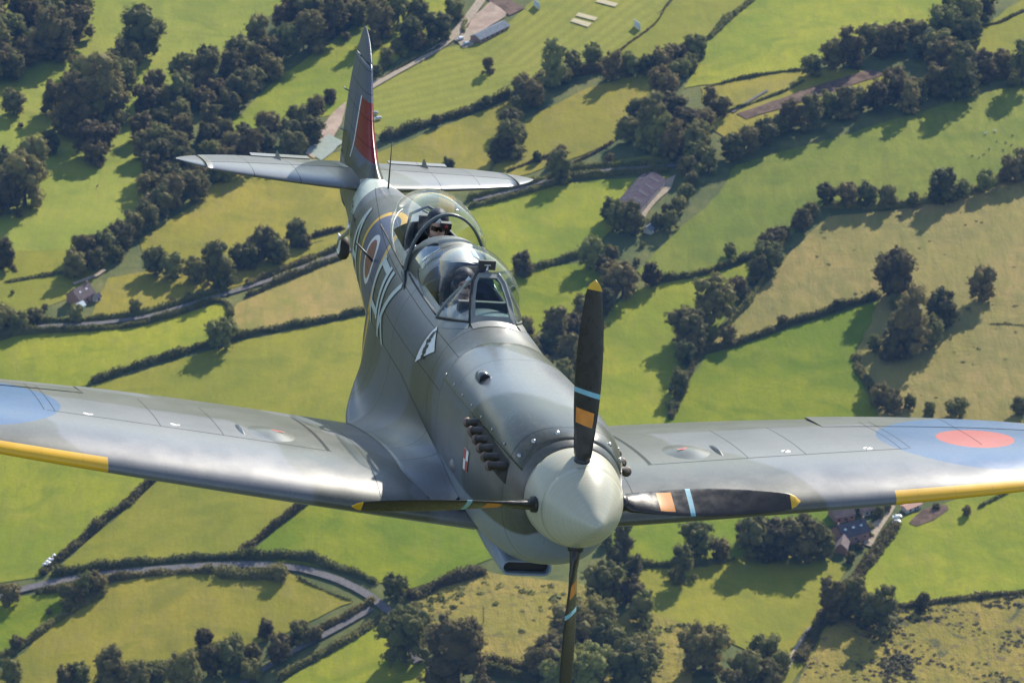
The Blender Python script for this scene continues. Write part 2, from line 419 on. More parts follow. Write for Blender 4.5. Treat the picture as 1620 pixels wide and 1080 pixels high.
def arc_table(y):
    k = round(y, 3)
    if k not in _arc:
        th = np.linspace(-math.pi / 2, math.pi / 2, 121)
        p = np.array([fpt(y, t) for t in th]); d = np.r_[0, np.cumsum(np.linalg.norm(np.diff(p, axis=0), axis=1))]
        _arc[k] = (th, d - np.interp(0, th, d))
    return _arc[k]
def side_pt(y, v, side, off=.004):
    """point on the flank: y aft, v metres of girth above the widest line; side +1 port, -1 starboard"""
    th, d = arc_table(y); t = float(np.interp(v, d, th)); p = fpt(y, t, off)
    return Vector((side * p.x, p.y, p.z))

# ---- paint -------------------------------------------------------
GREEN, GREY, UNDER, SKYP = (.046, .054, .042), (.108, .120, .136), (.19, .225, .265), (.45, .51, .45)
def skin_finish(t, col, rough=.34, bump=.06, lines=None, gl=1.0):
    p = t.obj()
    dirt = t.noise(p, 2.2, 5, .62)
    col = t.mix(t.ramp(dirt, .35, .75, 0.0, .18), col, (.11, .105, .095))
    fine = t.noise(p, 30, 4, .65)
    col = t.mix(t.ramp(fine, .45, .75, 0.0, .10), col, (.30, .31, .31))
    px_, py_, pz_ = t.sep(p)                                   # flush rivet rows, barely showing
    def rows(a, b, pitch): return t.m_('MULTIPLY', t.m_('LESS_THAN', t.m_('ABSOLUTE', t.m_('SUBTRACT', t.m_('FRACT', t.m_('DIVIDE', a, pitch)), .5)), .0045 / pitch), t.m_('GREATER_THAN', t.m_('SINE', t.m_('MULTIPLY', b, 2 * math.pi / .034)), .1))
    rv = t.m_('MAXIMUM', rows(px_, py_, .31), rows(py_, t.m_('ADD', px_, pz_), .27))
    col = t.mix(t.m_('MULTIPLY', rv, .22), col, (.04, .04, .042))
    spec, coat = .5 * gl, .16 * gl
    if lines is not None:
        col = t.mix(t.m_('MULTIPLY', lines, .75), col, (.018, .02, .024)); inv_ = t.m_('SUBTRACT', 1.0, t.m_('MULTIPLY', lines, .85))
        spec = t.m_('MULTIPLY', inv_, .5 * gl); coat = t.m_('MULTIPLY', inv_, .16 * gl)
    rg = t.ramp(t.noise(p, 2.5, 4, .6), .3, .7, rough - .03, rough + .04)
    h = t.m_('ADD', t.noise(p, 2.6, 2, .4), t.m_('MULTIPLY', t.noise(p, 60, 2), .02))
    return t.done(col, rg, .0, spec, t.bump(h, bump * .35, .03), **{'Coat Weight': coat, 'Coat Roughness': .20})

def mat_fuselage():
    t = NT('fuselage_paint'); p = t.obj(); x, y, z = t.sep(p)
    u = t.uv(); uu, vv, _ = t.sep(u)
    w = t.m_('MULTIPLY', t.m_('SUBTRACT', t.noise(p, 1.3, 2), .5), .5)
    yy = t.m_('ADD', t.m_('ADD', y, w), t.m_('MULTIPLY', x, .95))
    g = t.soft(yy, .2, 1.62, .035)
    for a, b in ((2.75, 3.45), (4.55, 5.2), (6.05, 6.9), (8.1, 8.9)): g = t.m_('MAXIMUM', g, t.soft(yy, a, b, .035))
    col = t.mix(g, (.088, .102, .122), (.056, .062, .054))
    low = t.ramp(t.m_('ADD', vv, t.m_('MULTIPLY', w, .1)), -.36, -.33, 1.0, 0.0)
    col = t.mix(low, col, UNDER)
    col = t.mix(t.between(y, 7.36, 7.80), col, SKYP)
    d = t.dist(uu, vv, 6.08, .185)
    for r, c in ((.490, (.72, .40, .010)), (.428, (.026, .042, .125)), (.205, (.70, .70, .68)), (.160, (.20, .030, .022))):
        col = t.mix(t.m_('LESS_THAN', d, r), col, c)
    ln = t.line(y, 1.02, .004)
    for q in (1.95, 2.98, 3.32, 4.62, 5.25, 5.75, 6.45, 6.95, 7.35, 7.82): ln = t.m_('MAXIMUM', ln, t.line(y, q, .0035))
    for q in (-.30, .12, .42): ln = t.m_('MAXIMUM', ln, t.m_('MULTIPLY', t.line(vv, q, .0035), t.between(y, 3.0, 7.4)))
    # soot carried back from the exhausts
    so = t.m_('MULTIPLY', t.soft(vv, -.12, .16, .08), t.ramp(y, 1.7, 3.6, 1.0, 0.0))
    so = t.m_('MULTIPLY', so, t.ramp(t.noise(p, 3.0, 4), .3, .7, .2, .75))
    col = t.mix(so, col, (.16, .145, .13))
    return skin_finish(t, col, .36, .06, ln)

def mat_cowl():
    t = NT('cowling_paint'); p = t.obj(); x, y, z = t.sep(p)
    w = t.m_('MULTIPLY', t.m_('SUBTRACT', t.noise(p, 1.3, 2), .5), .5)
    yy = t.m_('ADD', t.m_('ADD', y, w), t.m_('MULTIPLY', x, .95))
    g = t.m_('MAXIMUM', t.soft(yy, .2, 1.52, .05), t.soft(yy, 2.75, 3.55, .05))
    col = t.mix(g, GREY, (.038, .042, .028))
    return skin_finish(t, col, .23, .05, t.m_('MAXIMUM', t.line(y, .985, .004), t.line(y, 2.55, .003)))

def mat_wing(side):
    t = NT('wing_paint'); p = t.obj(); x, y, z = t.sep(p); ax = t.m_('MULTIPLY', x, float(side))
    u = t.uv(); uu, vv, _ = t.sep(u)
    w = t.m_('MULTIPLY', t.m_('SUBTRACT', t.noise(p, .9, 2), .5), .9)
    if side > 0:
        k = t.m_('ADD', t.m_('ADD', ax, w), t.m_('MULTIPLY', y, .55))
        g = t.m_('MAXIMUM', t.soft(k, 1.0, 3.75, .03), t.soft(k, 5.6, 6.5, .03))
        g = t.m_('MAXIMUM', g, t.soft(t.m_('ADD', y, t.m_('MULTIPLY', w, .25)), 4.12, 5.2, .03))
    else:
        k = t.m_('ADD', t.m_('SUBTRACT', t.m_('ADD', ax, w), t.m_('MULTIPLY', y, .35)), 1.0)
        g = t.m_('MAXIMUM', t.soft(k, .75, 1.75, .03), t.soft(k, 3.4, 4.6, .03))
        g = t.m_('MAXIMUM', g, t.m_('MULTIPLY', t.soft(t.m_('ADD', y, t.m_('MULTIPLY', w, .3)), 3.72, 4.35, .03), t.m_('GREATER_THAN', ax, 1.3)))
    col = t.mix(g, (.118, .127, .140), (.072, .077, .063))
    low = t.m_('LESS_THAN', vv, -.03)
    col = t.mix(low, col, UNDER)
    col = t.mix(t.m_('MULTIPLY', t.m_('GREATER_THAN', ax, 3.07), t.between(vv, -.10, .075)), col, (.72, .40, .010))
    up = t.m_('GREATER_THAN', vv, .075)
    d = t.dist(ax, y, 4.07, 3.47)
    col = t.mix(t.m_('MULTIPLY', up, t.m_('LESS_THAN', d, .785)), col, (.018, .080, .20))
    col = t.mix(t.m_('MULTIPLY', up, t.m_('LESS_THAN', d, .312)), col, (.36, .040, .034))
    spar = t.m_('ADD', 3.02, t.m_('MULTIPLY', t.m_('SUBTRACT', ax, 1.27), .083))
    dy = t.m_('SUBTRACT', y, spar)
    ln = t.m_('MULTIPLY', t.line(dy, 0.0, .009), t.between(ax, 1.25, 3.42))
    ln = t.m_('MAXIMUM', ln, t.m_('MULTIPLY', t.line(ax, 1.275, .016), t.between(y, 3.02, 4.45)))
    aft = t.between(dy, 0.0, 1.05)
    for q in (2.08, 2.56, 3.36, 3.44, 4.05): ln = t.m_('MAXIMUM', ln, t.m_('MULTIPLY', t.line(ax, q, .0045), aft))
    for q in (.62, 1.0, 4.75): ln = t.m_('MAXIMUM', ln, t.line(ax, q, .003))
    ln = t.m_('MULTIPLY', ln, up)
    return skin_finish(t, col, .31, .05, ln)

def mat_tail():
    t = NT('tailplane_paint'); p = t.obj(); x, y, z = t.sep(p)
    w = t.m_('MULTIPLY', t.m_('SUBTRACT', t.noise(p, 1.1, 2), .5), .6)
    k = t.m_('ADD', t.m_('ADD', x, w), t.m_('MULTIPLY', y, .3))
    col = t.mix(t.soft(k, 2.05, 2.75, .03), (.135, .145, .158), (.085, .092, .078))
    ln = t.m_('MAXIMUM', t.line(t.m_('ABSOLUTE', x), .62, .003), t.line(t.m_('ABSOLUTE', x), 1.0, .003))
    return skin_finish(t, col, .31, .05, ln)

def mat_fin():
    t = NT('fin_paint'); p = t.obj(); x, y, z = t.sep(p)
    w = t.m_('MULTIPLY', t.m_('SUBTRACT', t.noise(p, 1.4, 2), .5), .5)
    col = t.mix(t.soft(t.m_('ADD', z, w), .45, .62, .03), (.085, .105, .150), GREEN)
    edge = t.m_('ADD', 8.485, t.m_('MULTIPLY', t.m_('SUBTRACT', 1.05, z), .10))
    dyw = t.m_('SUBTRACT', y, edge)
    zone = t.between(z, .62, 1.055)
    col = t.mix(t.m_('MULTIPLY', zone, t.m_('LESS_THAN', dyw, 0.0)), col, (.19, .002, .010))
    col = t.mix(t.m_('MULTIPLY', t.between(z, .50, 1.062), t.between(dyw, 0.0, .035)), col, (.72, .74, .76))
    col = t.mix(t.m_('MULTIPLY', zone, t.between(dyw, .035, .26)), col, (.060, .085, .150))
    ln = t.line(z, 1.12, .003)
    for q in (.72, .92, 1.3): ln = t.m_('MAXIMUM', ln, t.line(z, q, .003))
    return skin_finish(t, col, .36, .05, ln, .45)

def mat_glass(name='canopy_glass', tint=(.93, .96, .97), k=1.0):
    t = NT(name)
    tr = t.new('ShaderNodeBsdfTransparent'); t.put(tr, 'Color', (*tint, 1))
    gl = t.new('ShaderNodeBsdfGlossy'); t.put(gl, 'Roughness', .03); t.put(gl, 'Color', (1, 1, 1, 1))
    lw = t.new('ShaderNodeLayerWeight'); t.put(lw, 'Blend', .5)
    f = t.m_('ADD', t.m_('MULTIPLY', t.m_('POWER', lw.outputs['Facing'], 4.5), .80 * k), .032 * k, clamp=True)
    # faint scuffs and dust on the perspex
    f = t.m_('ADD', f, t.ramp(t.noise(t.obj(), 9, 5, .65), .52, .8, 0.0, .05), clamp=True)
    mx = t.new('ShaderNodeMixShader'); t.put(mx, 0, f); t.l.new(tr.outputs[0], mx.inputs[1]); t.l.new(gl.outputs[0], mx.inputs[2])
    t.l.new(mx.outputs[0], t.out.inputs['Surface'])
    return t.m

M_FUS, M_COWL = mat_fuselage(), mat_cowl()
M_WING = {1: mat_wing(1), -1: mat_wing(-1)}
M_TAIL, M_FIN, M_GLASS = mat_tail(), mat_fin(), mat_glass()
M_UNDER = plain('underside_grey_paint', (.21, .25, .30), .36, 0, .10, 3)
def mat_spinner():
    t = NT('spinner_sky_paint'); p = t.obj(); x, y, z = t.sep(p)
    mp = t.new('ShaderNodeCombineXYZ'); t.put(mp, 1, y); rings = t.noise(mp.outputs[0], 90, 3, .7)
    c = t.mix(t.ramp(rings, .40, .72, 0.0, .14), (.40, .39, .30), (.30, .29, .235))
    c = t.mix(t.ramp(t.noise(p, 7, 5, .65), .52, .8, 0.0, .25), c, (.30, .29, .24))
    return t.done(c, t.ramp(rings, .3, .7, .24, .34), 0, .5)
M_SPIN = mat_spinner()
M_BLADE = plain('propeller_blade_black', (.022, .021, .022), .30, 0, .2, 6)
M_YEL = plain('propeller_tip_yellow', (.62, .36, .02), .45)
M_ORANGE = plain('decal_orange', (.62, .22, .03), .45)
M_CYAN = plain('decal_pale_blue', (.20, .42, .50), .45)
M_EXH = plain('burnt_exhaust_steel', (.040, .036, .038), .55, .55, .35, 14)
M_EXHT = plain('exhaust_tip_brown', (.16, .115, .095), .6, .35, .35, 20)
M_DARK = plain('cockpit_black', (.014, .015, .016), .6)
M_GREYG = plain('cockpit_grey_green', (.11, .14, .11), .6)
M_FRAME = plain('canopy_frame_grey_paint', (.17, .18, .17), .34, 0, .15, 6)
M_LETTER = plain('code_letter_sky_paint', (.45, .51, .47), .42, 0, .10, 5)
M_WHITE = plain('white_paint', (.74, .74, .72), .4)
M_RED = plain('red_paint', (.42, .035, .03), .4)
M_BLACK = plain('black_paint', (.02, .02, .022), .45)
M_RUBBER = plain('tyre_rubber', (.022, .022, .022), .75)
M_METAL = plain('bare_metal', (.45, .45, .45), .32, .9)
M_SKINC = plain('skin', (.58, .34, .25), .5, 0, .10, 30)
M_SUIT = plain('navy_flying_suit', (.030, .038, .075), .85, 0, .25, 20)
M_VEST = plain('tan_life_vest', (.34, .24, .15), .85, 0, .2, 20)
M_HELM = plain('helmet_dark_blue', (.018, .022, .034), .6, spec=.25)
M_HWHITE = plain('helmet_white_patch', (.62, .62, .62), .4)
M_VISOR = mat_glass('smoked_visor', (.10, .08, .07), 1.6)

AIR = empty('aircraft', mat=AIR_M)
tag(AIR, 'grey and green camouflaged two-seat propeller fighter flying towards the viewer', 'aircraft')

# ---- fuselage ----------------------------------------------------
NTH = 96
ys = np.unique(np.round(np.r_[np.linspace(.735, 1.1, 16), np.linspace(1.1, 9.05, 150)], 4))
v, uv = [], []
for y in ys:
    th, d = arc_table(y)
    for k in range(NTH):
        a = 2 * math.pi * k / NTH; p = fpt(y, a); v.append(p)
        aa = a if a <= math.pi / 2 else (math.pi - a if a <= 1.5 * math.pi else a - 2 * math.pi)
        uv.append((y, float(np.interp(aa, th, d))))
F = []
K0, K1 = int(NTH * 54 / 360), int(NTH * 126 / 360)            # cockpit openings follow the stringers
for f in grid_faces(len(ys), NTH, True):
    i, j = divmod(f[0], NTH); ym = (ys[i] + ys[i + 1]) / 2
    if K0 <= j < K1 and (3.92 < ym < 4.58 or 5.12 < ym < 5.98): continue
    F.append(f)
F.append(tuple(range((len(ys) - 1) * NTH, len(ys) * NTH)))
F.append(tuple(range(NTH - 1, -1, -1)))
fus = mesh('fuselage', v, F, M_FUS, AIR, uv=uv)

# cockpit interior
mb = MB()
for (y0, y1) in ((3.86, 4.64), (5.08, 6.04)):
    mb.box((0, (y0 + y1) / 2, -.24), (.62, y1 - y0, .03))
    mb.box((-.30, (y0 + y1) / 2, .06), (.02, y1 - y0, .60)); mb.box((.30, (y0 + y1) / 2, .06), (.02, y1 - y0, .60))
    mb.box((0, y0, .06), (.58, .03, .60)); mb.box((0, y1, .06), (.58, .03, .60))
mb.build('cockpit_tub', M_DARK, AIR, False)
mb = MB().box((0, 3.80, .50), (.40, .05, .12))
dash = mb.build('instrument_panel', M_DARK, AIR, False)
for i in range(-2, 3):
    MB().lathe([(3.823, .001), (3.824, .026), (3.829, .028), (3.829, .022)], 'Y', 16, (i * .07, 0, .51)).build('dial', M_METAL, dash)

# ---- engine cowling over the exhausts ----------------------------
t0, t1 = R(21), R(159); yc = np.linspace(.815, 3.0, 60); nt_ = 49
v = []
for off in (.009, -.012):
    for y in yc:
        e = 1.0 if .86 < y < 2.95 else (.35 if y < .83 or y > 2.98 else .8)
        for k in range(nt_): v.append(fpt(y, t0 + (t1 - t0) * k / (nt_ - 1), off * e if off > 0 else off))
n1 = len(yc) * nt_; F = grid_faces(len(yc), nt_)
for i in range(len(yc) - 1):
    F += [(i * nt_, (i + 1) * nt_, n1 + (i + 1) * nt_, n1 + i * nt_), (i * nt_ + nt_ - 1, n1 + i * nt_ + nt_ - 1, n1 + (i + 1) * nt_ + nt_ - 1, (i + 1) * nt_ + nt_ - 1)]
for k in range(nt_ - 1):
    F += [(k, n1 + k, n1 + k + 1, k + 1), ((len(yc) - 1) * nt_ + k, (len(yc) - 1) * nt_ + k + 1, n1 + (len(yc) - 1) * nt_ + k + 1, n1 + (len(yc) - 1) * nt_ + k)]
cowl = mesh('engine_cowling', v, F, M_COWL, AIR)
for th in (52, 78, 102, 128, 30, 150):                       # quarter-turn fasteners round the nose ring
    p = fpt(.90, R(th), .012); n_ = Vector((p.x, -.35, p.z)).normalized()
    MB().tube([p - n_ * .006, p + n_ * .004], .017, 14).build('fastener', M_METAL, cowl)
for y in np.arange(1.15, 2.95, .3):
    for s in (1, -1):
        p = side_pt(y, float(np.interp(R(26), *arc_table(y))) , s, .012); n_ = Vector((p.x, 0, p.z * .4)).normalized()
        MB().tube([p - n_ * .004, p + n_ * .004], .011, 10).build('fastener', M_METAL, cowl)

# exhaust slot and stacks
for s in (-1, 1):
    vv_ = []
    for y in np.linspace(.98, 1.92, 14):
        q = (y - .98) / .94
        for z in np.linspace(-.02 + .07 * q, .145 + .11 * q, 4):
            a, zt, zb, zm, nt, nb = sec(y); h = (zt - zm) if z >= zm else (zm - zb); n = nt if z >= zm else nb
            vv_.append((s * (a * (1 - min(1, abs(z - zm) / h) ** n) ** (1 / n) + .0045), y, z))
    mesh('exhaust_slot', vv_, grid_faces(14, 4), M_DARK, AIR)
    for i in range(6):
        yr = 1.03 + .148 * i; zr = .072 + .019 * i
        r0 = Vector((s * .405, yr - .02, zr + .035)); k1 = Vector((s * .475, yr + .05, zr + .02)); tp = Vector((s * .514, yr + .130, zr - .014))
        pts = [r0.lerp(k1, t).lerp(k1.lerp(tp, t), t) for t in np.linspace(0, 1, 9)]
        ex = MB().tube(pts, [.036, .037, .037, .036, .035, .034, .033, .033, .033], 14, True, .9).build('exhaust_stack', M_EXH, AIR)
        dv = (pts[-1] - pts[-3]).normalized()
        b = MB().tube([tp - dv * .012, tp + dv * .006, tp + dv * .018, tp + dv * .022], [.035, .039, .037, .027], 16)
        b.build('exhaust_lip', M_EXHT, ex)
        MB().tube([tp + dv * .0225, tp + dv * .0235], .021, 12).build('outlet', M_DARK, ex)

# ---- spinner and propeller ---------------------------------------
PY = .53
prop = empty('propeller', AIR)
prof = [(.0, .0005), (.0015, .022), (.008, .034), (.03, .058), (.07, .086), (.12, .125), (.18, .168), (.25, .213), (.32, .252), (.40, .288), (.44, .303), (.4425, .3015), (.447, .3055), (.52, .326), (.60, .343), (.67, .353), (.70, .3555), (.728, .356), (.730, .345)]
sp = MB().lathe(prof, 'Y', 96).build('spinner', M_SPIN, prop)
MB().lathe([(-.0015, .0005), (-.0015, .026), (.006, .028)], 'Y', 24).build('tip_cap', M_SPIN, sp)
def blade(ang):
    rs = np.linspace(.22, 1.655, 40); nv = 18
    A = Matrix.Rotation(ang, 3, 'Y')
    v = []; mi = []
    for r in rs:
        q = (r - .22) / 1.435
        c = .105 + .145 * max(0.0, math.sin(math.pi * min(1, q * 1.02) ** .8)) ** .8
        if q > .93: c *= math.sqrt(max(.004, 1 - ((q - .93) / .0701) ** 2))
        if q < .08: c = .105
        th = (.9 - .82 * min(1, q / .28)) * .105 + .018 * (1 - q) if q < .28 else max(.010, .0285 * (1 - q * .75))
        pit = R(74 - 34 * q ** .8)
        for k in range(nv):
            t = 2 * math.pi * k / nv
            cx, cz = math.cos(t) * c / 2, math.sin(t) * th / 2 * (1 + .35 * math.cos(t) * (q > .2))
            # chord turned out of the disc by the pitch; blade runs along local Z
            p = Vector((cx * math.cos(pit) - cz * math.sin(pit), -(cx * math.sin(pit) + cz * math.cos(pit)) + PY, r))
            v.append(A @ (p - Vector((0, PY, 0))) + Vector((0, PY, 0)))
    F = grid_faces(len(rs), nv, True); F.append(tuple(range((len(rs) - 1) * nv, len(rs) * nv)))
    for i in range(len(rs) - 1):
        r = (rs[i] + rs[i + 1]) / 2
        m = 1 if r > 1.57 else 2 if .60 < r < .70 else 3 if .80 < r < .84 else 0
        mi += [m if m != 2 or (k % 9) in (2, 3, 4, 5, 6) else 0 for k in range(nv)]
    mi.append(1)
    bl = mesh('blade', v, F, None, prop, mats=[M_BLADE, M_YEL, M_ORANGE, M_CYAN], midx=mi)
    # dark cuff where the blade leaves the spinner
    rr = .30
    cpts = [A @ Vector((0, 0, rr)) + Vector((0, PY, 0)), A @ Vector((0, 0, .352)) + Vector((0, PY, 0))]
    MB().tube(cpts, [.062, .056], 20).build('blade_cuff', M_BLACK, bl)
for k in range(4): blade(R(-3) + k * math.pi / 2)

# ---- chin intake, breather scoop ---------------------------------
def rring(y, cx, cz, w, h, r, n=8):
    out = []
    for (sx, sz, a0) in ((1, 1, 0), (-1, 1, 90), (-1, -1, 180), (1, -1, 270)):
        for k in range(n):
            a = R(a0 + 90 * k / (n - 1)); out.append((cx + sx * (w / 2 - r) + r * math.cos(a), y, cz + sz * (h / 2 - r) + r * math.sin(a)))
    return out
ICX = -.035
rings = [rring(1.72, ICX, -.838, .34, .075, .036), rring(1.545, ICX, -.838, .345, .080, .039), rring(1.525, ICX, -.838, .362, .098, .047), rring(1.54, ICX, -.838, .382, .120, .058),
         rring(1.60, ICX, -.832, .395, .138, .066), rring(1.8, ICX * .8, -.815, .42, .18, .085), rring(2.1, ICX * .5, -.79, .45, .24, .11), rring(2.6, 0, -.75, .46, .30, .14), rring(3.1, 0, -.70, .44, .30, .14)]
nv = len(rings[0]); v = [p for r in rings for p in r]
F = grid_faces(len(rings), nv, True); F.append(tuple(range(nv)))
intake = mesh('carburettor_intake', v, F, M_UNDER, AIR)
rb = rring(1.60, ICX, -.838, .338, .072, .034)
mesh('intake_gauze', rb, [tuple(range(len(rb) - 1, -1, -1))], M_DARK, intake, False)
for s in (-1,):
    c = side_pt(2.30, float(np.interp(R(54), *arc_table(2.30))), s, 0); nrm = Vector((c.x * 1.0, 0, c.z * 1.1)).normalized()
    side = Vector((0, 1, 0)).cross(nrm).normalized(); v = []
    prof_ = [(-.075, .046, .060), (-.068, .054, .070), (-.03, .056, .074), (.03, .054, .068), (.09, .045, .045), (.14, .030, .018), (.17, .012, .003)]
    for (dy, w, h) in prof_:
        for k in range(13):
            a = math.pi * k / 12; v.append(c + Vector((0, dy, 0)) + side * (w * math.cos(a)) + nrm * (h * math.sin(a) - .006))
    scoop = mesh('breather_scoop', v, grid_faces(7, 13), M_COWL, AIR)
    v = [c + Vector((0, -.066, 0)) + side * (.050 * math.cos(math.pi * k / 12)) + nrm * (.062 * math.sin(math.pi * k / 12) - .004) for k in range(13)]
    mesh('scoop_mouth', v, [tuple(range(13))], M_DARK, scoop, False)
    for z_, y_ in ((-.27, 2.35),):                             # bump on the lower flank
        c2 = side_pt(y_, z_, s, -.02)
        MB().ball(c2, (.045, .085, .05)).build('teardrop_fairing', M_FUS, AIR)

# ---- wings -------------------------------------------------------
SPAN = 5.61
def wgeo(X):
    q = min(.9995, X / SPAN); c = 2.54 * (1 - q ** 2.25) ** .5
    le = 2.955 - .275 * c; tw = R(2.0 - 2.6 * q); z0 = -.795 + .105 * X
    tc = .132 - .045 * q
    return c, le, tw, z0, tc
def naca(s, tc, m=.02, pp=.30):
    yt = 5 * tc * (.2969 * math.sqrt(s) - .1260 * s - .3516 * s**2 + .2843 * s**3 - .1036 * s**4)
    yc_ = m / pp**2 * (2 * pp * s - s * s) if s < pp else m / (1 - pp)**2 * ((1 - 2 * pp) + 2 * pp * s - s * s)
    return yc_, yt
def wpt(X, s, up):
    c, le, tw, z0, tc = wgeo(X); yc_, yt = naca(s, tc)
    h = (yc_ + (yt if up else -yt)) * c; dy = (s - .275) * c
    return (le + .275 * c + dy * math.cos(tw) + h * math.sin(tw), z0 - dy * math.sin(tw) + h * math.cos(tw))
def wing_top(X, Y):
    lo, hi = 0.0, 1.0
    for _ in range(30):
        m = (lo + hi) / 2
        if wpt(X, m, True)[0] < Y: lo = m
        else: hi = m
    return wpt(X, lo, True)[1]
ss = 0.5 * (1 - np.cos(np.linspace(0, math.pi, 34)))
chordp = [(s, False) for s in ss[::-1]] + [(s, True) for s in ss[1:]]        # TE bottom -> LE -> TE top
Xs = np.unique(np.round(np.r_[np.linspace(.25, 3.0, 30), 3.0, np.linspace(3.0, 4.98, 22), SPAN * np.sin(np.linspace(math.asin(4.98 / SPAN), math.pi / 2 * .995, 16))], 4))
for side in (-1, 1):
    v, uv = [], []
    for X in Xs:
        c = wgeo(X)[0]
        for (s, up) in chordp:
            Y, Z = wpt(X, s, up); v.append(Vector((side * X, Y, Z))); uv.append((X, s * c if up else -s * c))
    nv = len(chordp); FW, FA = [], []
    for i in range(len(Xs) - 1):
        for j in range(nv - 1):
            f = (i * nv + j, i * nv + j + 1, (i + 1) * nv + j + 1, (i + 1) * nv + j)
            if side < 0: f = f[::-1]
            xm = (Xs[i] + Xs[i + 1]) / 2; sm = (chordp[j][0] + chordp[j + 1][0]) / 2
            (FA if (3.0 <= xm <= 4.98 and sm > .80) else FW).append(f)
    FW.append(tuple(range((len(Xs) - 1) * nv, len(Xs) * nv)))
    wing = mesh('wing', v, FW, M_WING[side], AIR, uv=uv)
    used = sorted({i for f in FA for i in f}); mp = {i: k for k, i in enumerate(used)}
    av = [v[i].copy() for i in used]
    x0, x1 = min(abs(p.x) for p in av), max(abs(p.x) for p in av)
    defl = R(-2.2 if side > 0 else 1.4); out = []
    for p in av:
        hy, hz = wpt(abs(p.x), .81, True); d = Vector((0, p.y - hy, p.z - hz + .012))
        q = Vector((p.x, hy + .018 + d.y * math.cos(defl) - d.z * math.sin(defl), hz - .012 + d.y * math.sin(-defl) * -1 * -1 + d.z))
        q.x = side * (x0 + .008 + (abs(p.x) - x0) * (x1 - x0 - .016) / (x1 - x0)); out.append(q)
    mesh('aileron', out, [tuple(mp[i] for i in f) for f in FA], M_WING[side], wing, uv=[uv[i] for i in used])
    # dark hinge slot
    sv = []
    for X in np.linspace(3.0, 4.97, 14):
        for s_, up in ((.800, True), (.816, True)):
            Y, Z = wpt(X, s_, up); sv.append((side * X, Y, Z - .006))
    mesh('hinge_slot', sv, grid_faces(14, 2), M_DARK, wing, False)
    def dome(cx, cy, rx, ry, h, name, mat, par, n=24, m=8):
        v = []
        for i in range(m):
            a = i / (m - 1)
            for k in range(n):
                t = 2 * math.pi * k / n; X = cx + rx * (1 - a) * math.cos(t); Y = cy + ry * (1 - a) * math.sin(t)
                v.append((side * X, Y, wing_top(X, Y) - .004 + h * (math.sin(a * math.pi / 2) ** 1.15)))
        return mesh(name, v, [f if side > 0 else f[::-1] for f in grid_faces(m, n, True)], mat, par)
    bl = dome(1.655, 3.36, .20, .27, .036, 'wing_blister', M_WING[side], wing)
    for (a, b, c_) in ((-.05, .02, .035), (.03, -.02, .04), (.0, .05, .03)):
        X, Y = 1.655 + a, 3.30 + b
        vq = [(side * (X + dx), Y + dy, wing_top(1.655, 3.36) + .033 - .6 * ((X + dx - 1.655)**2 + .5 * (Y + dy - 3.36)**2)) for dx, dy in ((-c_, -.012), (c_, -.008), (c_, .012), (-c_, .008))]
        mesh('red_stencil', vq, [(0, 1, 2, 3)], M_RED, bl, False)
    dome(1.90, 3.36, .030, .20, .030, 'small_fairing', M_WING[side], wing)
    for X in (2.43, 3.10):
        Y = 3.24; d = dome(X, Y, .052, .052, .010, 'filler_cap', M_WHITE, wing, 20, 4)
        vq = [(side * (X + dx), Y + dy, wing_top(X, Y) + .0075) for dx, dy in ((-.03, -.026), (-.02, -.030), (.03, .026), (.02, .030))]
        mesh('cap_slot', vq, [(0, 1, 2, 3)], M_BLACK, d, False)
    # wing root fillet
    def fil_out(Y):
        if Y <= 4.70:
            f_ = min(1, max(0, (Y - 2.30) / .55)); Xo = .50 + .26 * (f_ * (2 - f_)) ** .8; return Vector((Xo, Y, wing_top(Xo, Y) + .003))
        q = (Y - 4.70) / 1.15; zt_ = wing_top(.76, 4.70)
        return Vector((.76 - .36 * q ** 1.3, Y, zt_ + .003 + .22 * q ** 1.5))
    v, uv = [], []
    Yf = np.r_[np.linspace(2.30, 4.70, 40), np.linspace(4.76, 5.85, 18)]; nk = 16
    for Y in Yf:
        O = fil_out(Y); q = min(1, max(0, (Y - 2.30) / 2.4)); q2 = min(1, max(0, (Y - 4.7) / 1.15))
        vi = -.50 + .38 * min(1, q * 1.25) - .04 * q2
        I = side_pt(Y, vi, 1, .002); I2 = side_pt(Y, vi - .02 - .10 * (1 - q2), 1, -.01)
        C = Vector((I.x + .02 + .05 * (1 - q), Y, O.z + .02 + .02 * q))
        row = []
        for k in range(nk):
            t = k / (nk - 1); row.append(O * (1 - t)**2 + C * 2 * t * (1 - t) + I * t * t)
        for k in range(6):                                    # rounded under lip
            t = (k + 1) / 6; lowp = side_pt(Y, -.62 + .1 * q2, 1, -.01); Cl = Vector((O.x, Y, O.z - .06))
            row.insert(0, O * (1 - t)**2 + Cl * 2 * t * (1 - t) + lowp * t * t)
        for p in row: v.append(Vector((side * p.x, p.y, p.z))); uv.append((Y, -.10))
    f = grid_faces(len(Yf), nk + 6)
    mesh('wing_fillet', v, f if side < 0 else [q[::-1] for q in f], M_FUS, AIR, uv=uv)

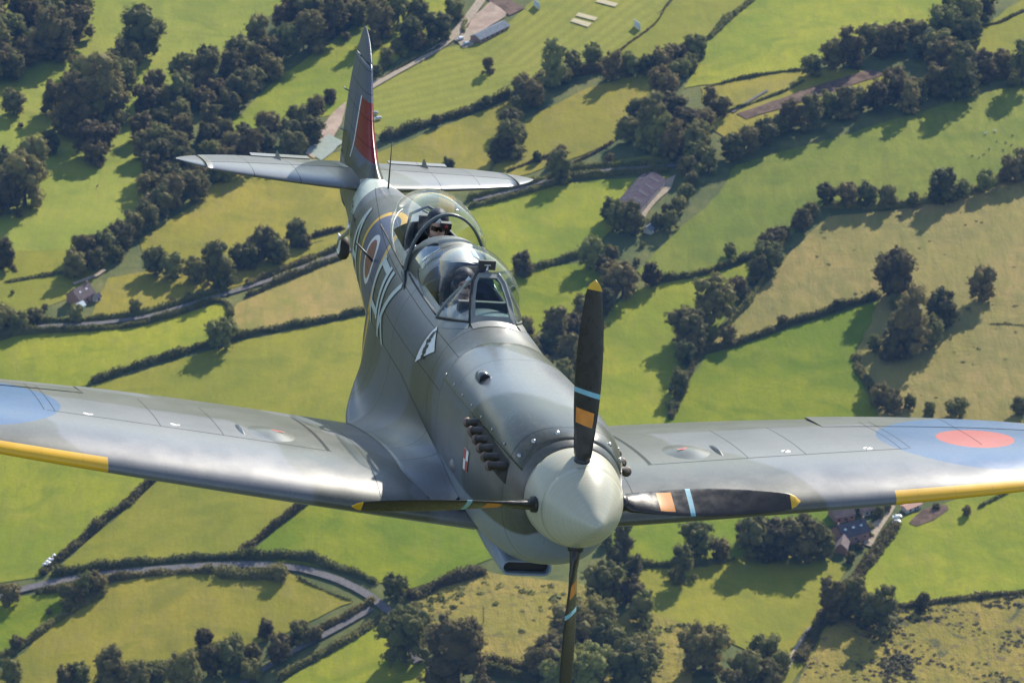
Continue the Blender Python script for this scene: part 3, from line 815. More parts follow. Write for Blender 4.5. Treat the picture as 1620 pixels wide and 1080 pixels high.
# ---- tailplane and elevators --------------------------------------
TL = np.array([[.0, 7.76, 8.86], [.15, 7.79, 8.86], [.5, 7.875, 8.865], [1.0, 8.04, 8.85], [1.25, 8.15, 8.80], [1.40, 8.24, 8.74], [1.50, 8.36, 8.68], [1.565, 8.47, 8.62], [1.60, 8.54, 8.57]])
def tgeo(X): return float(herm(X, TL[:, 0], TL[:, 1])), float(herm(X, TL[:, 0], TL[:, 2]))
HINGE = 8.36
def tpt(X, s, up):
    le, te = tgeo(X); c = te - le; h = naca(s, .098 - .02 * X / 1.6, 0.0)[1] * c
    return Vector((X, le + s * c, .405 + (h if up else -h)))
def surf(Xa, Xb, sa, sb, nx, mat, name, parent, side, rot=0.0, gap=0.0):
    """closed piece of the tailplane between chord positions sa(X), sb(X)"""
    v = []; nx_ = np.linspace(Xa, Xb, nx); m = 18
    for X in nx_:
        a, b = sa(X), sb(X); sx = a + (b - a) * .5 * (1 - np.cos(np.linspace(0, math.pi, m)))
        row = [tpt(X, s, True) for s in sx] + [tpt(X, s, False) for s in sx[::-1]]
        for p in row:
            d = Vector((0, p.y - HINGE, p.z - .405))
            q = Vector((side * p.x, HINGE + d.y * math.cos(rot) - d.z * math.sin(rot) + gap, .405 + d.y * math.sin(rot) + d.z * math.cos(rot)))
            v.append(q)
    nv = 2 * m; F = grid_faces(nx, nv, True); F += [tuple(range(nv)), tuple(range((nx - 1) * nv, nx * nv))[::-1]]
    if side < 0: F = [f[::-1] for f in F]
    return mesh(name, v, F, mat, parent)
hs = lambda X: (HINGE - tgeo(X)[0]) / (tgeo(X)[1] - tgeo(X)[0])
ELR = R(-3.0)
for side in (-1, 1):
    tp_ = surf(.0, 1.375, lambda X: 0.0, hs, 24, M_TAIL, 'tailplane', AIR, side)
    el = surf(.10, 1.375, lambda X: hs(X), lambda X: 1.0, 20, M_TAIL, 'elevator', AIR, side, ELR, .010)
    surf(1.392, 1.598, lambda X: 0.0, lambda X: 1.0, 14, M_TAIL, 'horn_balance', el, side, ELR, .0)
    MB().box((side * .62, 8.885, .405 + math.sin(ELR) * .5 + .010), (.52, .10, .008)).build('trim_tab', M_TAIL, el, False)
    v = []
    for yy, w, h in ((8.62, .004, .002), (8.72, .012, .025), (8.80, .014, .045), (8.84, .008, .030), (8.86, .004, .0)):
        v += [(side * .66 - w, yy, .40), (side * .66, yy, .415 + h), (side * .66 + w, yy, .40)]
    mesh('tab_horn', v, grid_faces(5, 3), M_FRAME, el, False)

# ---- fin and rudder -----------------------------------------------
FL = np.array([[.40, 7.45, 9.20], [.50, 7.60, 9.21], [.58, 7.78, 9.21], [.72, 7.97, 9.20], [.88, 8.13, 9.18], [1.12, 8.285, 9.125], [1.36, 8.42, 9.02], [1.48, 8.53, 8.945], [1.56, 8.65, 8.885], [1.61, 8.77, 8.83]])
def fge(z): return float(herm(z, FL[:, 0], FL[:, 1])), float(herm(z, FL[:, 0], FL[:, 2]))
def finpt(z, s):
    le, te = fge(z); c = te - le; h = naca(s, .085, 0.0)[1] * c
    flare = max(0.0, (.70 - z) / .30); w = h + .05 * flare ** 2 * math.sin(math.pi * min(1, s * 1.1) ** .7) ** 1.0
    return Vector((w, le + s * c, z))
def fin_piece(za, zb, sa, sb, n, name, parent, gap=0.0):
    v = []; m = 20
    for z in np.linspace(za, zb, n):
        a, b = sa(z), sb(z); sx = a + (b - a) * .5 * (1 - np.cos(np.linspace(0, math.pi, m)))
        row = [finpt(z, s) for s in sx]; row += [Vector((-p.x, p.y, p.z)) for p in row[::-1]]
        v += [p + Vector((0, gap, 0)) for p in row]
    nv = 2 * m; F = grid_faces(n, nv, True); F += [tuple(range((n - 1) * nv, n * nv)), tuple(range(nv))[::-1]]
    return mesh(name, v, F, M_FIN, parent)
FH = 8.76
fh = lambda z: min(.98, max(.02, (FH - fge(z)[0]) / (fge(z)[1] - fge(z)[0])))
fin = fin_piece(.40, 1.345, lambda z: 0.0, fh, 40, 'fin', AIR)
rud = fin_piece(.20 + .2, 1.345, fh, lambda z: 1.0, 30, 'rudder', AIR, .008)
fin_piece(1.362, 1.609, lambda z: 0.0, lambda z: 1.0, 22, 'horn_balance', rud)
# lower rudder tapering into the tail cone
v = []
for z, y0, y1, w in ((.41, 8.77, 9.20, .045), (.30, 8.77, 9.19, .05), (.18, 8.77, 9.15, .05), (.06, 8.77, 9.06, .04), (.00, 8.77, 8.95, .02)):
    v += [(w, y0, z), (.006, y1, z), (-.006, y1, z), (-w, y0, z)]
mesh('rudder_foot', v, grid_faces(5, 4, True) + [(16, 17, 18, 19)], M_FIN, rud)
for z in (.62, .98):
    MB().tube([(-.03, 9.02, z), (-.055, 9.07, z + .005), (-.05, 9.16, z)], [.006, .009, .006], 8).build('rudder_tab_horn', M_FRAME, rud)

# ---- windscreen, canopies, decking ---------------------------------
def arch(y_foot, y_top, w, z_foot, z_top, n=33, pw=2.3):
    out = []
    for k in range(n):
        a = math.pi * k / (n - 1); c, s = math.cos(a), math.sin(a)
        x = w * math.copysign(abs(c) ** (2 / pw), c); h = abs(s) ** (2 / pw)
        out.append(Vector((x, y_foot + (y_top - y_foot) * h, z_foot + (z_top - z_foot) * h)))
    return out
def band(curve, r, name, mat, parent, n=8): return MB().tube(curve, r, n).build(name, mat, parent)
def bubble(rows, name, parent, mat=None):
    n = len(rows[0]); return mesh(name, [p for r in rows for p in r], grid_faces(len(rows), n), mat or M_GLASS, parent)

def blown_row(yf, yt, rx, zc, ztop, zfoot, n=37):
    """cross-section of a blown hood: bulges above the sill, tucks in to it"""
    a0 = R(24); out = []
    for k in range(n):
        t = -a0 + (math.pi + 2 * a0) * k / (n - 1); c, s = math.cos(t), math.sin(t)
        z = zc + (ztop - zc) * s if s >= 0 else zc + (zc - zfoot) * s / math.sin(a0)
        h = max(0.0, (z - zfoot) / (ztop - zfoot)); out.append(Vector((rx * c, yf + (yt - yf) * h, z)))
    return out
def lerp_rows(A, B, t): return [p.lerp(q, t) for p, q in zip(A, B)]

WS = empty('windscreen', AIR)
ar = arch(3.875, 3.785, .335, .392, .785, 37, 1.42)
B0, B1 = Vector((0, 3.475, .530)), Vector((0, 3.735, .765)); up_ = (B1 - B0).normalized(); nrm_ = Vector((0, -up_.z, up_.y))
def wsp(x, t, lift=0.0): return B0.lerp(B1, t) + Vector((x, 0, 0)) + nrm_ * lift
pane = [wsp(-.138, .0), wsp(.138, .0), wsp(.122, .45), wsp(.094, .86), wsp(.070, 1.0), wsp(-.070, 1.0), wsp(-.094, .86), wsp(-.122, .45)]
mesh('front_glass', pane, [tuple(range(8))], mat_glass('armoured_glass', (.50, .66, .64), 1.5), WS, False)
outer = [wsp(-.182, -.26), wsp(.182, -.26), wsp(.160, .42), wsp(.128, .90), wsp(.085, 1.13), wsp(-.085, 1.13), wsp(-.128, .90), wsp(-.160, .42)]
V = [p + nrm_ * .010 for p in pane] + [p + nrm_ * .002 for p in outer] + [p - nrm_ * .012 for p in pane]
F = []
for k in range(8):
    j = (k + 1) % 8; F += [(k, 8 + k, 8 + j, j), (k, j, 16 + j, 16 + k)]
mesh('front_frame', V, F, M_FRAME, WS, False)
for s in (-1, 1):
    e0, e1, e2, e3, e4 = [Vector((s * abs(outer[i].x), outer[i].y, outer[i].z)) for i in (1, 2, 3, 4, 4)]
    e0 = Vector((s * .182, 3.445, .478))
    key = [e0, e1, e2, e3]; edge = []
    for t in np.linspace(0, 2.999, 13): i = int(t); edge.append(key[i].lerp(key[i + 1], t - i))
    half = [p for p in ar if p.x * s >= -1e-6]
    if s < 0: half = half[::-1]
    hb = [half[int(round(i * (len(half) - 4) / 12))] for i in range(13)]
    rows = [[e.lerp(h, t) + Vector((s * .020, -.012, .010)) * math.sin(math.pi * t) for t in np.linspace(0, 1, 9)] for e, h in zip(edge, hb)]
    # the sill of the pane lies on the skin
    for k, q in enumerate(rows[0]):
        a, zt, zb, zm, nt, nb = sec(q.y); q.z = max(q.z, zm + (zt - zm) * (1 - min(.99, abs(q.x) / a) ** nt) ** (1 / nt) + .012)
    bubble(rows, 'quarter_glass', WS, mat_glass('quarter_glass', (.72, .80, .84), 1.3))
    band(rows[0], .012, 'sill_frame', M_DARK, WS)
    band(edge, .012, 'front_post', M_DARK if s < 0 else M_FRAME, WS)
    v = []
    for k, q in enumerate(rows[0]):
        for (dx, dy, dz) in ((.002, -.004, .006), (.016, -.040, -.002), (.034, -.085, -.010)):
            w_ = Vector((q.x + s * dx, q.y + dy, 0)); a, zt, zb, zm, nt, nb = sec(w_.y)
            w_.z = zm + (zt - zm) * (1 - min(.99, abs(w_.x) / a) ** nt) ** (1 / nt) + (.012 if dx < .03 else .002); v.append(w_)
    mesh('windscreen_fairing', v, grid_faces(9, 3), M_FRAME, WS)
band(ar, .013, 'windscreen_arch', M_FRAME, WS)
crown = []
for t in np.linspace(0, 1, 7):
    row = []
    for k in range(13):
        x = -.085 + .17 * k / 12; e = wsp(x, 1.13, .004)
        near = min(ar, key=lambda p: abs(p.x - x * 1.25)); row.append(e.lerp(near + Vector((0, .01, .008)), t) + Vector((0, 0, .008 * math.sin(math.pi * t))))
    crown.append(row)
bubble(crown, 'crown_panel', WS, M_FRAME)
v = [Vector((x, y, 0)) for y in (3.33, 3.42) for x in np.linspace(-.18, .18, 7)]
for k, p in enumerate(v):
    a, zt, zb, zm, nt, nb = sec(p.y); p.z = zm + (zt - zm) * (1 - (abs(p.x) / a) ** nt) ** (1 / nt) + (.003 if k < 7 else .012)
mesh('scuttle_panel', v, grid_faces(2, 7), M_FRAME, WS)
mir = MB().box((0, 3.82, .848), (.135, .028, .072)).build('mirror_housing', M_BLACK, AIR, False)
MB().tube([(0, 3.80, .785), (0, 3.795, .848)], [.014, .007], 8).build('mirror_stalk', M_METAL, mir)
MB().box((0, 3.800, .853), (.05, .012, .009)).build('mirror_bracket', M_METAL, mir, False)
for s in (-1, 1): MB().tube([(s * .03, 3.77, .775), (0, 3.80, .81)], .006, 6).build('mirror_strut', M_METAL, mir)

# front hood
FC = empty('front_canopy', AIR)
def hood(front, stations, name, parent):
    rows = [front]
    for (yf, yt, rx, zc, ztop, zf) in stations: rows.append(blown_row(yf, yt, rx, zc, ztop, zf))
    fine = []                                                # smooth between the stations
    for i in range(len(rows) - 1):
        a, b, c, d = rows[max(0, i - 1)], rows[i], rows[i + 1], rows[min(len(rows) - 1, i + 2)]
        for t in (0, .25, .5, .75):
            fine.append([.5 * ((2 * q) + (r - p) * t + (2 * p - 5 * q + 4 * r - w) * t * t + (3 * q - p - 3 * r + w) * t ** 3) for p, q, r, w in zip(a, b, c, d)])
    fine.append(rows[-1]); bubble(fine, name, parent); return fine
rows = hood([p + Vector((0, .012, .004)) for p in ar], [(3.96, 3.90, .338, .49, .832, .395), (4.12, 4.06, .346, .50, .868, .40), (4.32, 4.28, .346, .50, .868, .405), (4.52, 4.48, .338, .50, .840, .41), (4.68, 4.65, .322, .50, .790, .415), (4.80, 4.78, .306, .49, .735, .42), (4.87, 4.86, .296, .48, .700, .425)], 'hood_glass', FC)
for s in (0, -1): band([r[s] for r in rows], .009, 'hood_rail', M_FRAME, FC)
for s in (-1, 1):
    band([side_pt(y, float(np.interp(R(49), *arc_table(y))), s, .004) for y in np.linspace(3.95, 4.95, 9)], .007, 'hood_track', M_DARK, FC, 6)
# raised decking between the two cockpits
dk = []
for i, y in enumerate(np.linspace(4.60, 5.10, 18)):
    q = i / 17; zt = .655 + .080 * math.sin(q * math.pi / 2); w = .296 + .022 * q
    dk.append(arch(y - .02 * q, y, w, .41, zt, 29, 2.35))
deck = bubble(dk, 'cockpit_decking', AIR, M_FUS)
uvl = deck.data.uv_layers.new(name='UVMap'); uvl.data.foreach_set('uv', np.tile([3.7, .3], len(deck.data.loops)).astype(np.float32))
mesh('decking_bulkhead', dk[0], [tuple(range(29))], M_SUIT, deck, False)
mesh('decking_bulkhead', dk[-1], [tuple(range(28, -1, -1))], M_DARK, deck, False)
for s in (-1, 1):                                              # side lights let into the decking
    idx = (17, 24) if s < 0 else (4, 11)
    v = []
    for i in range(4, 13):
        for k in range(idx[0], idx[1] + 1):
            p = dk[i][k]; v.append(p + Vector((s * .005, 0, .006)))
    mesh('decking_window', v, grid_faces(9, idx[1] - idx[0] + 1), mat_glass('side_light', (.30, .38, .44), 3.0), deck)
# rear hood with its dark arch
RC = empty('rear_canopy', AIR)
arr = arch(5.04, 5.10, .335, .385, .905, 37, 1.95)
rows = hood([p + Vector((0, .03, .0)) for p in arr], [(5.16, 5.20, .350, .55, .942, .42), (5.32, 5.36, .352, .55, .968, .44), (5.52, 5.54, .344, .56, .972, .46), (5.74, 5.76, .322, .57, .950, .49), (5.96, 5.97, .280, .59, .895, .525), (6.14, 6.15, .228, .60, .820, .555), (6.28, 6.28, .165, .61, .735, .585), (6.37, 6.37, .095, .615, .660, .605)], 'hood_glass', RC)
n_ = len(arr); v = []
for k, p in enumerate(arr):
    o_ = Vector((p.x, 0, (p.z - .45))).normalized() if p.z > .45 else Vector((math.copysign(1, p.x), 0, 0))
    v += [p + o_ * .010 + Vector((0, -.010, 0)), p + o_ * .010 + Vector((0, .040, 0)), p - o_ * .010 + Vector((0, .040, 0)), p - o_ * .010 + Vector((0, -.010, 0))]
M_ARCH = plain('arch_blue_grey', (.050, .064, .072), .35)
mesh('canopy_arch', v, grid_faces(n_, 4, True), M_ARCH, RC)
for s in (-1, 1):
    band([side_pt(y, float(np.interp(R(th_), *arc_table(y))), s, .006) for y, th_ in ((4.80, 38), (4.86, 40), (4.92, 42.5), (4.98, 44), (5.04, 45.5))], [.002, .008, .014, .018, .022], 'arch_toe', M_ARCH, RC, 8)
    band([r[0 if s > 0 else -1] for r in rows], .013, 'hood_rail', M_FRAME, RC)
    band([side_pt(y, float(np.interp(R(47), *arc_table(y))), s, .004) for y in np.linspace(5.1, 6.3, 9)], .007, 'hood_track', M_DARK, RC, 6)
# inner headrest frame seen through the hood
MB().tube([(-.17, 5.84, .45), (-.14, 5.87, .70), (0, 5.88, .77), (.14, 5.87, .70), (.17, 5.84, .45)], .014, 8).build('roll_frame', M_DARK, RC)
MB().box((0, 5.82, .60), (.15, .05, .20)).build('headrest', M_DARK, RC)
MB().tube([(-.20, 4.62, .42), (-.17, 4.62, .64), (.17, 4.62, .64), (.20, 4.62, .42)], .018, 8).build('roll_frame', M_DARK, FC)
MB().box((0, 4.60, .50), (.26, .06, .26)).build('headrest', M_DARK, FC)

# ---- aerials, tail wheel ---------------------------------------------
MB().tube([(0, 7.303, .525), (-.002, 7.32, .72), (-.004, 7.345, .945)], [.008, .006, .003], 8).build('whip_aerial', M_BLACK, AIR)
p = side_pt(5.92, .22, -1, 0)
MB().tube([p, p + Vector((-.06, .02, .06)), p + Vector((-.12, .12, .11))], [.011, .010, .009], 8).build('rod_aerial', M_BLACK, AIR)
tw = empty('tail_wheel', AIR)
MB().lathe([(-.042, .015), (-.046, .04), (-.042, .075), (-.028, .097), (0, .104), (.028, .097), (.042, .075), (.046, .04), (.042, .015)], 'X', 28, (-.02, 8.62, -.34)).build('tyre', M_RUBBER, tw)
MB().lathe([(-.052, .002), (-.052, .042), (-.045, .058)], 'X', 20, (-.02, 8.62, -.34)).build('wheel_hub', M_WHITE, tw)
MB().tube([(-.02, 8.45, -.02), (-.02, 8.50, -.16), (-.075, 8.56, -.24), (-.078, 8.62, -.34)], [.024, .022, .016, .014], 8).build('fork', M_METAL, tw)
MB().box((-.072, 8.60, -.28), (.012, .10, .13)).build('mudguard_plate', M_HWHITE, tw, False)

# ---- markings ------------------------------------------------------
def strokes(polys, side, mat, name, parent, off=.0055, step=.035):
    """polys are quads in (y, v) on the flank; each is cut fine enough to follow the skin; one mesh per glyph"""
    V, F = [], []
    for q in polys:
        a, b, c, d = [np.array(p, float) for p in q]
        nu = max(2, int(np.linalg.norm(b - a) / step) + 1); nv = max(2, int(np.linalg.norm(d - a) / step) + 1)
        o = len(V)
        for i in range(nu + 1):
            for j in range(nv + 1):
                s, t = i / nu, j / nv; p = (a * (1 - s) + b * s) * (1 - t) + (d * (1 - s) + c * s) * t
                V.append(side_pt(p[0], p[1], side, off))
        F += grid_faces(nu + 1, nv + 1, False, o)
    return mesh(name, V, F, mat, parent)
def bar(p, q, w):
    p, q = np.array(p, float), np.array(q, float); d = (q - p) / np.linalg.norm(q - p); n = np.array([-d[1], d[0]]) * w / 2
    return (p + n, q + n, q - n, p - n)
SW = .060
# starboard: reading tail to nose, so y falls from left to right; glyph box x in 0..w, h 0..1
def glyph(segs, y0, v0, hgt, wid, name, side=-1, mat=None, w=SW, off=.0055):
    f = lambda p: (y0 + side * 1.0 * (p[0] * wid) * (1 if side > 0 else 1), v0 + p[1] * hgt)
    return strokes([bar(f(a), f(b), w) for a, b in segs], side, mat or M_LETTER, name, AIR, off)
LET = {'P': [((0.08, 0), (0.08, 1.0)), ((0.0, .94), (.8, .94)), ((.85, 1.0), (.85, .42)), ((.9, .48), (0.1, .48))],
       'K': [((0.08, 0), (0.08, 1.0)), ((.12, .40), (.88, 1.0)), ((.30, .55), (.92, 0))],
       'A': [((0.0, 0), (.42, 1.0)), ((.42, 1.0), (.86, 0)), ((.12, .32), (.74, .32))],
       'B': [((0.1, 0), (0.1, 1)), ((0, .93), (.75, .93)), ((.8, .95), (.8, .52)), ((.8, .5), (.1, .5)), ((.85, .5), (.85, .05)), ((.85, .07), (0, .07))],
       'S': [((.85, .93), (.1, .93)), ((.1, .98), (.1, .5)), ((.05, .5), (.85, .5)), ((.85, .5), (.85, .05)), ((.9, .07), (.05, .07))],
       '4': [((.65, 0), (.65, 1)), ((.65, .95), (.05, .35)), ((.0, .33), (.95, .33))], '1': [((.45, 0), (.45, 1)), ((.45, .95), (.2, .75))],
       '0': [((.1, .05), (.1, .95)), ((.05, .93), (.85, .93)), ((.85, .95), (.85, .05)), ((.9, .07), (.05, .07))]}
# starboard flank: "A" aft of the roundel, "PK" ahead of it
glyph(LET['P'], 5.62, -.36, .76, .36, 'code_letter_p')
glyph(LET['K'], 5.24, -.36, .76, .40, 'code_letter_k')
glyph(LET['A'], 7.02, -.26, .62, .36, 'code_letter_a')
glyph(LET['P'], 4.86, -.36, .76, .36, 'code_letter_p', 1)
glyph(LET['K'], 5.30, -.36, .76, .40, 'code_letter_k', 1)
glyph(LET['A'], 6.72, -.26, .62, .36, 'code_letter_a', 1)
for i, ch in enumerate('BS410'): glyph(LET[ch], 7.72 - .115 * i * 1.0, -.02, .16, .085, 'serial_character', -1, M_BLACK, .020, .007)
for i, ch in enumerate('BS410'): glyph(LET[ch], 7.24 + .115 * i, -.02, .16, .085, 'serial_character', 1, M_BLACK, .020, .007)
# white triangle with a dark crest bird, and the red and white chequer
def tri_patch(a, b, c, side, mat, name, off, n=8, parent=AIR):
    V, F = [], []; idx = {}
    a, b, c = [np.array(p, float) for p in (a, b, c)]
    for i in range(n + 1):
        for j in range(n + 1 - i):
            p = a + (b - a) * i / n + (c - a) * j / n; idx[i, j] = len(V); V.append(side_pt(p[0], p[1], side, off))
    for i in range(n):
        for j in range(n - i):
            F.append((idx[i, j], idx[i + 1, j], idx[i, j + 1]))
            if i + j < n - 1: F.append((idx[i + 1, j], idx[i + 1, j + 1], idx[i, j + 1]))
    return mesh(name, V, F, mat, parent)
TRI = [(3.74, .445), (3.82, .10), (3.46, .30)]
crest = tri_patch(*TRI, -1, M_WHITE, 'triangle_emblem', .006)
V2 = [np.array(p) for p in TRI]; cen = sum(V2) / 3
bird = [(-.010, .12), (-.004, .085), (.03, .07), (-.03, .045), (.045, .03), (-.045, .005), (.06, -.01), (-.02, -.04), (.055, -.06), (.0, -.075), (.03, -.10), (-.02, -.11)]
Vb, Fb = [], []
rng = random.Random(3)
for k, (du, dv) in enumerate(bird):
    for m in range(3):
        cu, cv = cen[0] + du * .55 + rng.uniform(-.018, .018) - dv * -.18, cen[1] + dv * .85 + rng.uniform(-.014, .014); o = len(Vb); r = rng.uniform(.012, .026)
        ring = [side_pt(cu + r * math.cos(t) * rng.uniform(.5, 1.1), cv + r * math.sin(t) * rng.uniform(.5, 1.1), -1, .0085) for t in np.linspace(0, 2 * math.pi, 8)[:-1]]
        Vb += ring; Fb.append(tuple(range(o, o + 7)))
mesh('crest_bird', Vb, Fb, M_BLACK, crest, False)
chk = strokes([((1.995, -.01), (1.865, -.01), (1.865, -.175), (1.995, -.175))], -1, M_WHITE, 'chequer_emblem', AIR, .0055)
strokes([((1.992, -.013), (1.93, -.013), (1.93, -.0925), (1.992, -.0925)), ((1.93, -.0925), (1.868, -.0925), (1.868, -.172), (1.93, -.172))], -1, M_RED, 'red_square', chk, .0075)
# ================================================================== the two people aboard
def person(loc, turn, tilt, label, kit, size=.94):
    root = empty('person'); root.matrix_world = AIR_M @ Matrix.Translation(loc) @ Matrix.Scale(size, 4)
    tag(root, label, 'person', 'people in the cockpits')
    # faces forward (-Y); seat reference at z = 0, top of head near z = .86
    n = 28; rings = []
    body = [(.00, .17, .13, .0), (.08, .18, .14, .0), (.20, .165, .12, .0), (.32, .18, .125, .0), (.42, .195, .125, .0), (.50, .205, .11, .005), (.545, .17, .095, .01), (.575, .10, .075, .01), (.60, .060, .062, .005), (.64, .056, .060, -.005)]
    v = []
    for z, a, b, dy in body:
        for k in range(n):
            t = 2 * math.pi * k / n; c, s = math.cos(t), math.sin(t)
            v.append(Vector((a * math.copysign(abs(c) ** .85, c), b * math.copysign(abs(s) ** .85, s) + dy, z)))
    Rh = Matrix.Rotation(turn, 3, 'Z') @ Matrix.Rotation(tilt, 3, 'X'); hp = Vector((0, -.005, .64))
    head = [(.0, .050, .058, .0), (.015, .056, .074, -.012), (.035, .062, .088, -.012), (.06, .067, .093, -.010), (.085, .070, .095, -.006), (.11, .073, .095, -.002), (.135, .075, .096, .0), (.16, .075, .096, .002), (.185, .071, .091, .003), (.205, .060, .078, .004), (.220, .040, .052, .004), (.228, .012, .015, .004)]
    for z, a, b, dy in head:
        for k in range(n):
            t = 2 * math.pi * k / n; c, s = math.cos(t), math.sin(t); p = Vector((a * c, b * s + dy, z))
            if s < -.2:
                g = lambda cx, cz, sx, sz: math.exp(-((p.x - cx) / sx) ** 2 - ((z - cz) / sz) ** 2)
                p.y -= .022 * g(0, .085, .012, .020) + .010 * g(0, .105, .009, .02) + .006 * g(0, .050, .022, .008) + .008 * g(0, .015, .02, .012) + .005 * g(0, .130, .05, .008)
                p.y += .010 * (g(.030, .112, .014, .010) + g(-.030, .112, .014, .010)) + .004 * g(0, .060, .02, .005)
            v.append(hp + Rh @ p)
    rows = len(body) + len(head); F = grid_faces(rows, n, True); F += [tuple(range(n))[::-1], tuple(range((rows - 1) * n, rows * n))]
    mi = [0 if i < len(body) - 2 else 1 for i in range(rows - 1) for _ in range(n)] + [0, 1]
    # arms reaching forward to the controls, with gloved fingers closed on the grip
    def limb(pts, rad, m, nn=10):
        b = MB().tube(pts, rad, nn); o = len(v); v.extend(Vector(p) for p in b.v); F.extend(tuple(i + o for i in f) for f in b.f); mi.extend([m] * len(b.f))
    for s in (-1, 1):
        el, wr = (s * .25, -.06, .26), (s * .09, -.30, .26)
        limb([(s * .16, .01, .49), (s * .225, -.01, .44), el, (s * .17, -.19, .25), wr], [.065, .060, .050, .044, .034], 0)
        limb([wr, (s * .075, -.345, .265), (s * .06, -.375, .27)], [.033, .040, .030], 1)
        for k in range(4):
            z = .292 - .017 * k; L = (.9, 1.0, .95, .8)[k]
            limb([(s * .062, -.372, z), (s * .035, -.372 - .036 * L, z), (s * .008, -.366 - .026 * L, z - .003), (s * .012, -.352, z - .004)], [.0095, .009, .0085, .0075], 1, 8)
        limb([(s * .082, -.345, .292), (s * .055, -.352, .312), (s * .028, -.372, .310)], [.011, .010, .008], 1, 8)
        limb([(s * .10, .0, .06), (s * .15, -.30, .10), (s * .14, -.42, -.10)], [.085, .070, .050], 0)
    bodyo = mesh('body', v, F, None, root, mats=[M_SUIT, M_SKINC], midx=mi)
    T = lambda x, y, z: hp + Rh @ Vector((x, y, z))
    # helmet shell open at the face
    hv = []; hn = 26
    for i, (z, a, b, dy) in enumerate([(.03, .082, .10, .012), (.06, .086, .104, .008), (.10, .089, .108, .006), (.14, .090, .110, .004), (.175, .086, .106, .004), (.205, .074, .092, .004), (.228, .053, .066, .004), (.242, .026, .032, .004), (.245, .004, .004, .004)]):
        op = R(52) if z < .12 else (R(46) if z < .15 else R(0))
        for k in range(hn):
            t = -math.pi / 2 + op + (2 * math.pi - 2 * op) * k / (hn - 1); hv.append(T(a * math.cos(t), b * math.sin(t) + dy, z))
    hl = mesh('helmet', hv, grid_faces(9, hn), M_HELM, root)
    MB().ball(T(.088, .005, .085), (.022, .034, .040)).build('ear_cup', M_BLACK, hl); MB().ball(T(-.088, .005, .085), (.022, .034, .040)).build('ear_cup', M_BLACK, hl)
    MB().tube([T(-.095, -.01, .07), T(-.075, -.09, .045), T(-.02, -.118, .045)], .005, 8).build('microphone_boom', M_BLACK, hl)
    MB().ball(T(-.008, -.120, .045), (.018, .014, .014)).build('microphone', M_BLACK, hl)
    MB().add([T(-.035, -.112, .165), T(.035, -.112, .165), T(.0, -.098, .205)], [(0, 1, 2)]).build('helmet_emblem', M_HWHITE, hl, False)
    if kit:
        b = MB().box((0, 0, 0), (.085, .05, .050), None); vb = [T(p[0] + .050, p[1] - .130, p[2] + .160) for p in b.v]
        mesh('helmet_camera', vb, b.f, M_BLACK, hl, False)
        MB().tube([T(.052, -.152, .158), T(.052, -.164, .156)], .014, 14).build('camera_lens', M_RED, hl)
    gv = []
    for z in (.092, .105, .120, .132):
        for k in range(15):
            t = -math.pi / 2 + R(-44) + R(88) * k / 14; gv.append(T(.082 * math.cos(t), .112 * math.sin(t), z))
    mesh('sunglasses', gv, grid_faces(4, 15), M_VISOR, root)
    # life vest collar and straps
    for s in (-1, 1):
        pts = [(s * .075, .06, .555), (s * .095, -.03, .560), (s * .085, -.105, .49), (s * .075, -.138, .36), (s * .08, -.135, .22)]
        MB().tube(pts, [.030, .034, .036, .038, .034], 10, True, .7).build('vest_lobe', M_VEST, root)
        MB().tube([(s * .14, .06, .545), (s * .145, -.06, .53), (s * .12, -.125, .42), (s * .05, -.15, .25)], .013, 8).build('harness_strap', M_HWHITE, root)
    return root
person(Vector((-.015, 5.46, -.035)), R(-6), R(6), 'helmeted person in the rear cockpit under the higher bubble canopy', True, 1.02)
person(Vector((-.02, 4.38, -.16)), R(4), R(2), 'person in the front cockpit behind the framed windscreen', False)
# ================================================================== trees and hedges
def leaf_mat(name, a, b, hi):
    t = NT(name); p = t.gpos()
    oi = t.new('ShaderNodeObjectInfo')
    k = t.noise(p, .22, 3, .6); k2 = t.noise(p, 1.3, 3, .6)
    col = t.mix(t.ramp(k, .35, .68), a, b); col = t.mix(t.ramp(k2, .45, .75, 0.0, .5), col, hi)
    hs_ = t.new('ShaderNodeHueSaturation'); t.put(hs_, 'Color', col)
    t.put(hs_, 'Hue', t.ramp(oi.outputs['Random'], 0, 1, .462, .515)); t.put(hs_, 'Value', t.ramp(t.m_('FRACT', t.m_('MULTIPLY', oi.outputs['Random'], 7.3)), 0, 1, .70, 1.45))
    col = hs_.outputs[0]
    tr = t.new('ShaderNodeBsdfTranslucent'); t.put(tr, 'Color', t.mix(.4, col, (.16, .17, .03)))
    mx = t.new('ShaderNodeMixShader'); t.put(mx, 0, .46)
    t.done(col, .75, 0, .25)
    t.l.new(t.b.outputs[0], mx.inputs[1]); t.l.new(tr.outputs[0], mx.inputs[2]); t.l.new(mx.outputs[0], t.out.inputs['Surface'])
    return t.m
M_LEAF = [leaf_mat('oak_leaves', (0.122, 0.118, 0.024), (0.173, 0.156, 0.037), (0.268, 0.218, 0.062)),
          leaf_mat('ash_leaves', (0.149, 0.150, 0.032), (0.209, 0.188, 0.048), (0.298, 0.248, 0.075))]
M_HEDGE = leaf_mat('hedge_leaves', (0.122, 0.120, 0.026), (0.173, 0.156, 0.041), (0.250, 0.210, 0.065))
M_BARK = plain('bark', (.075, .060, .047), .9, 0, .3, 1.5)

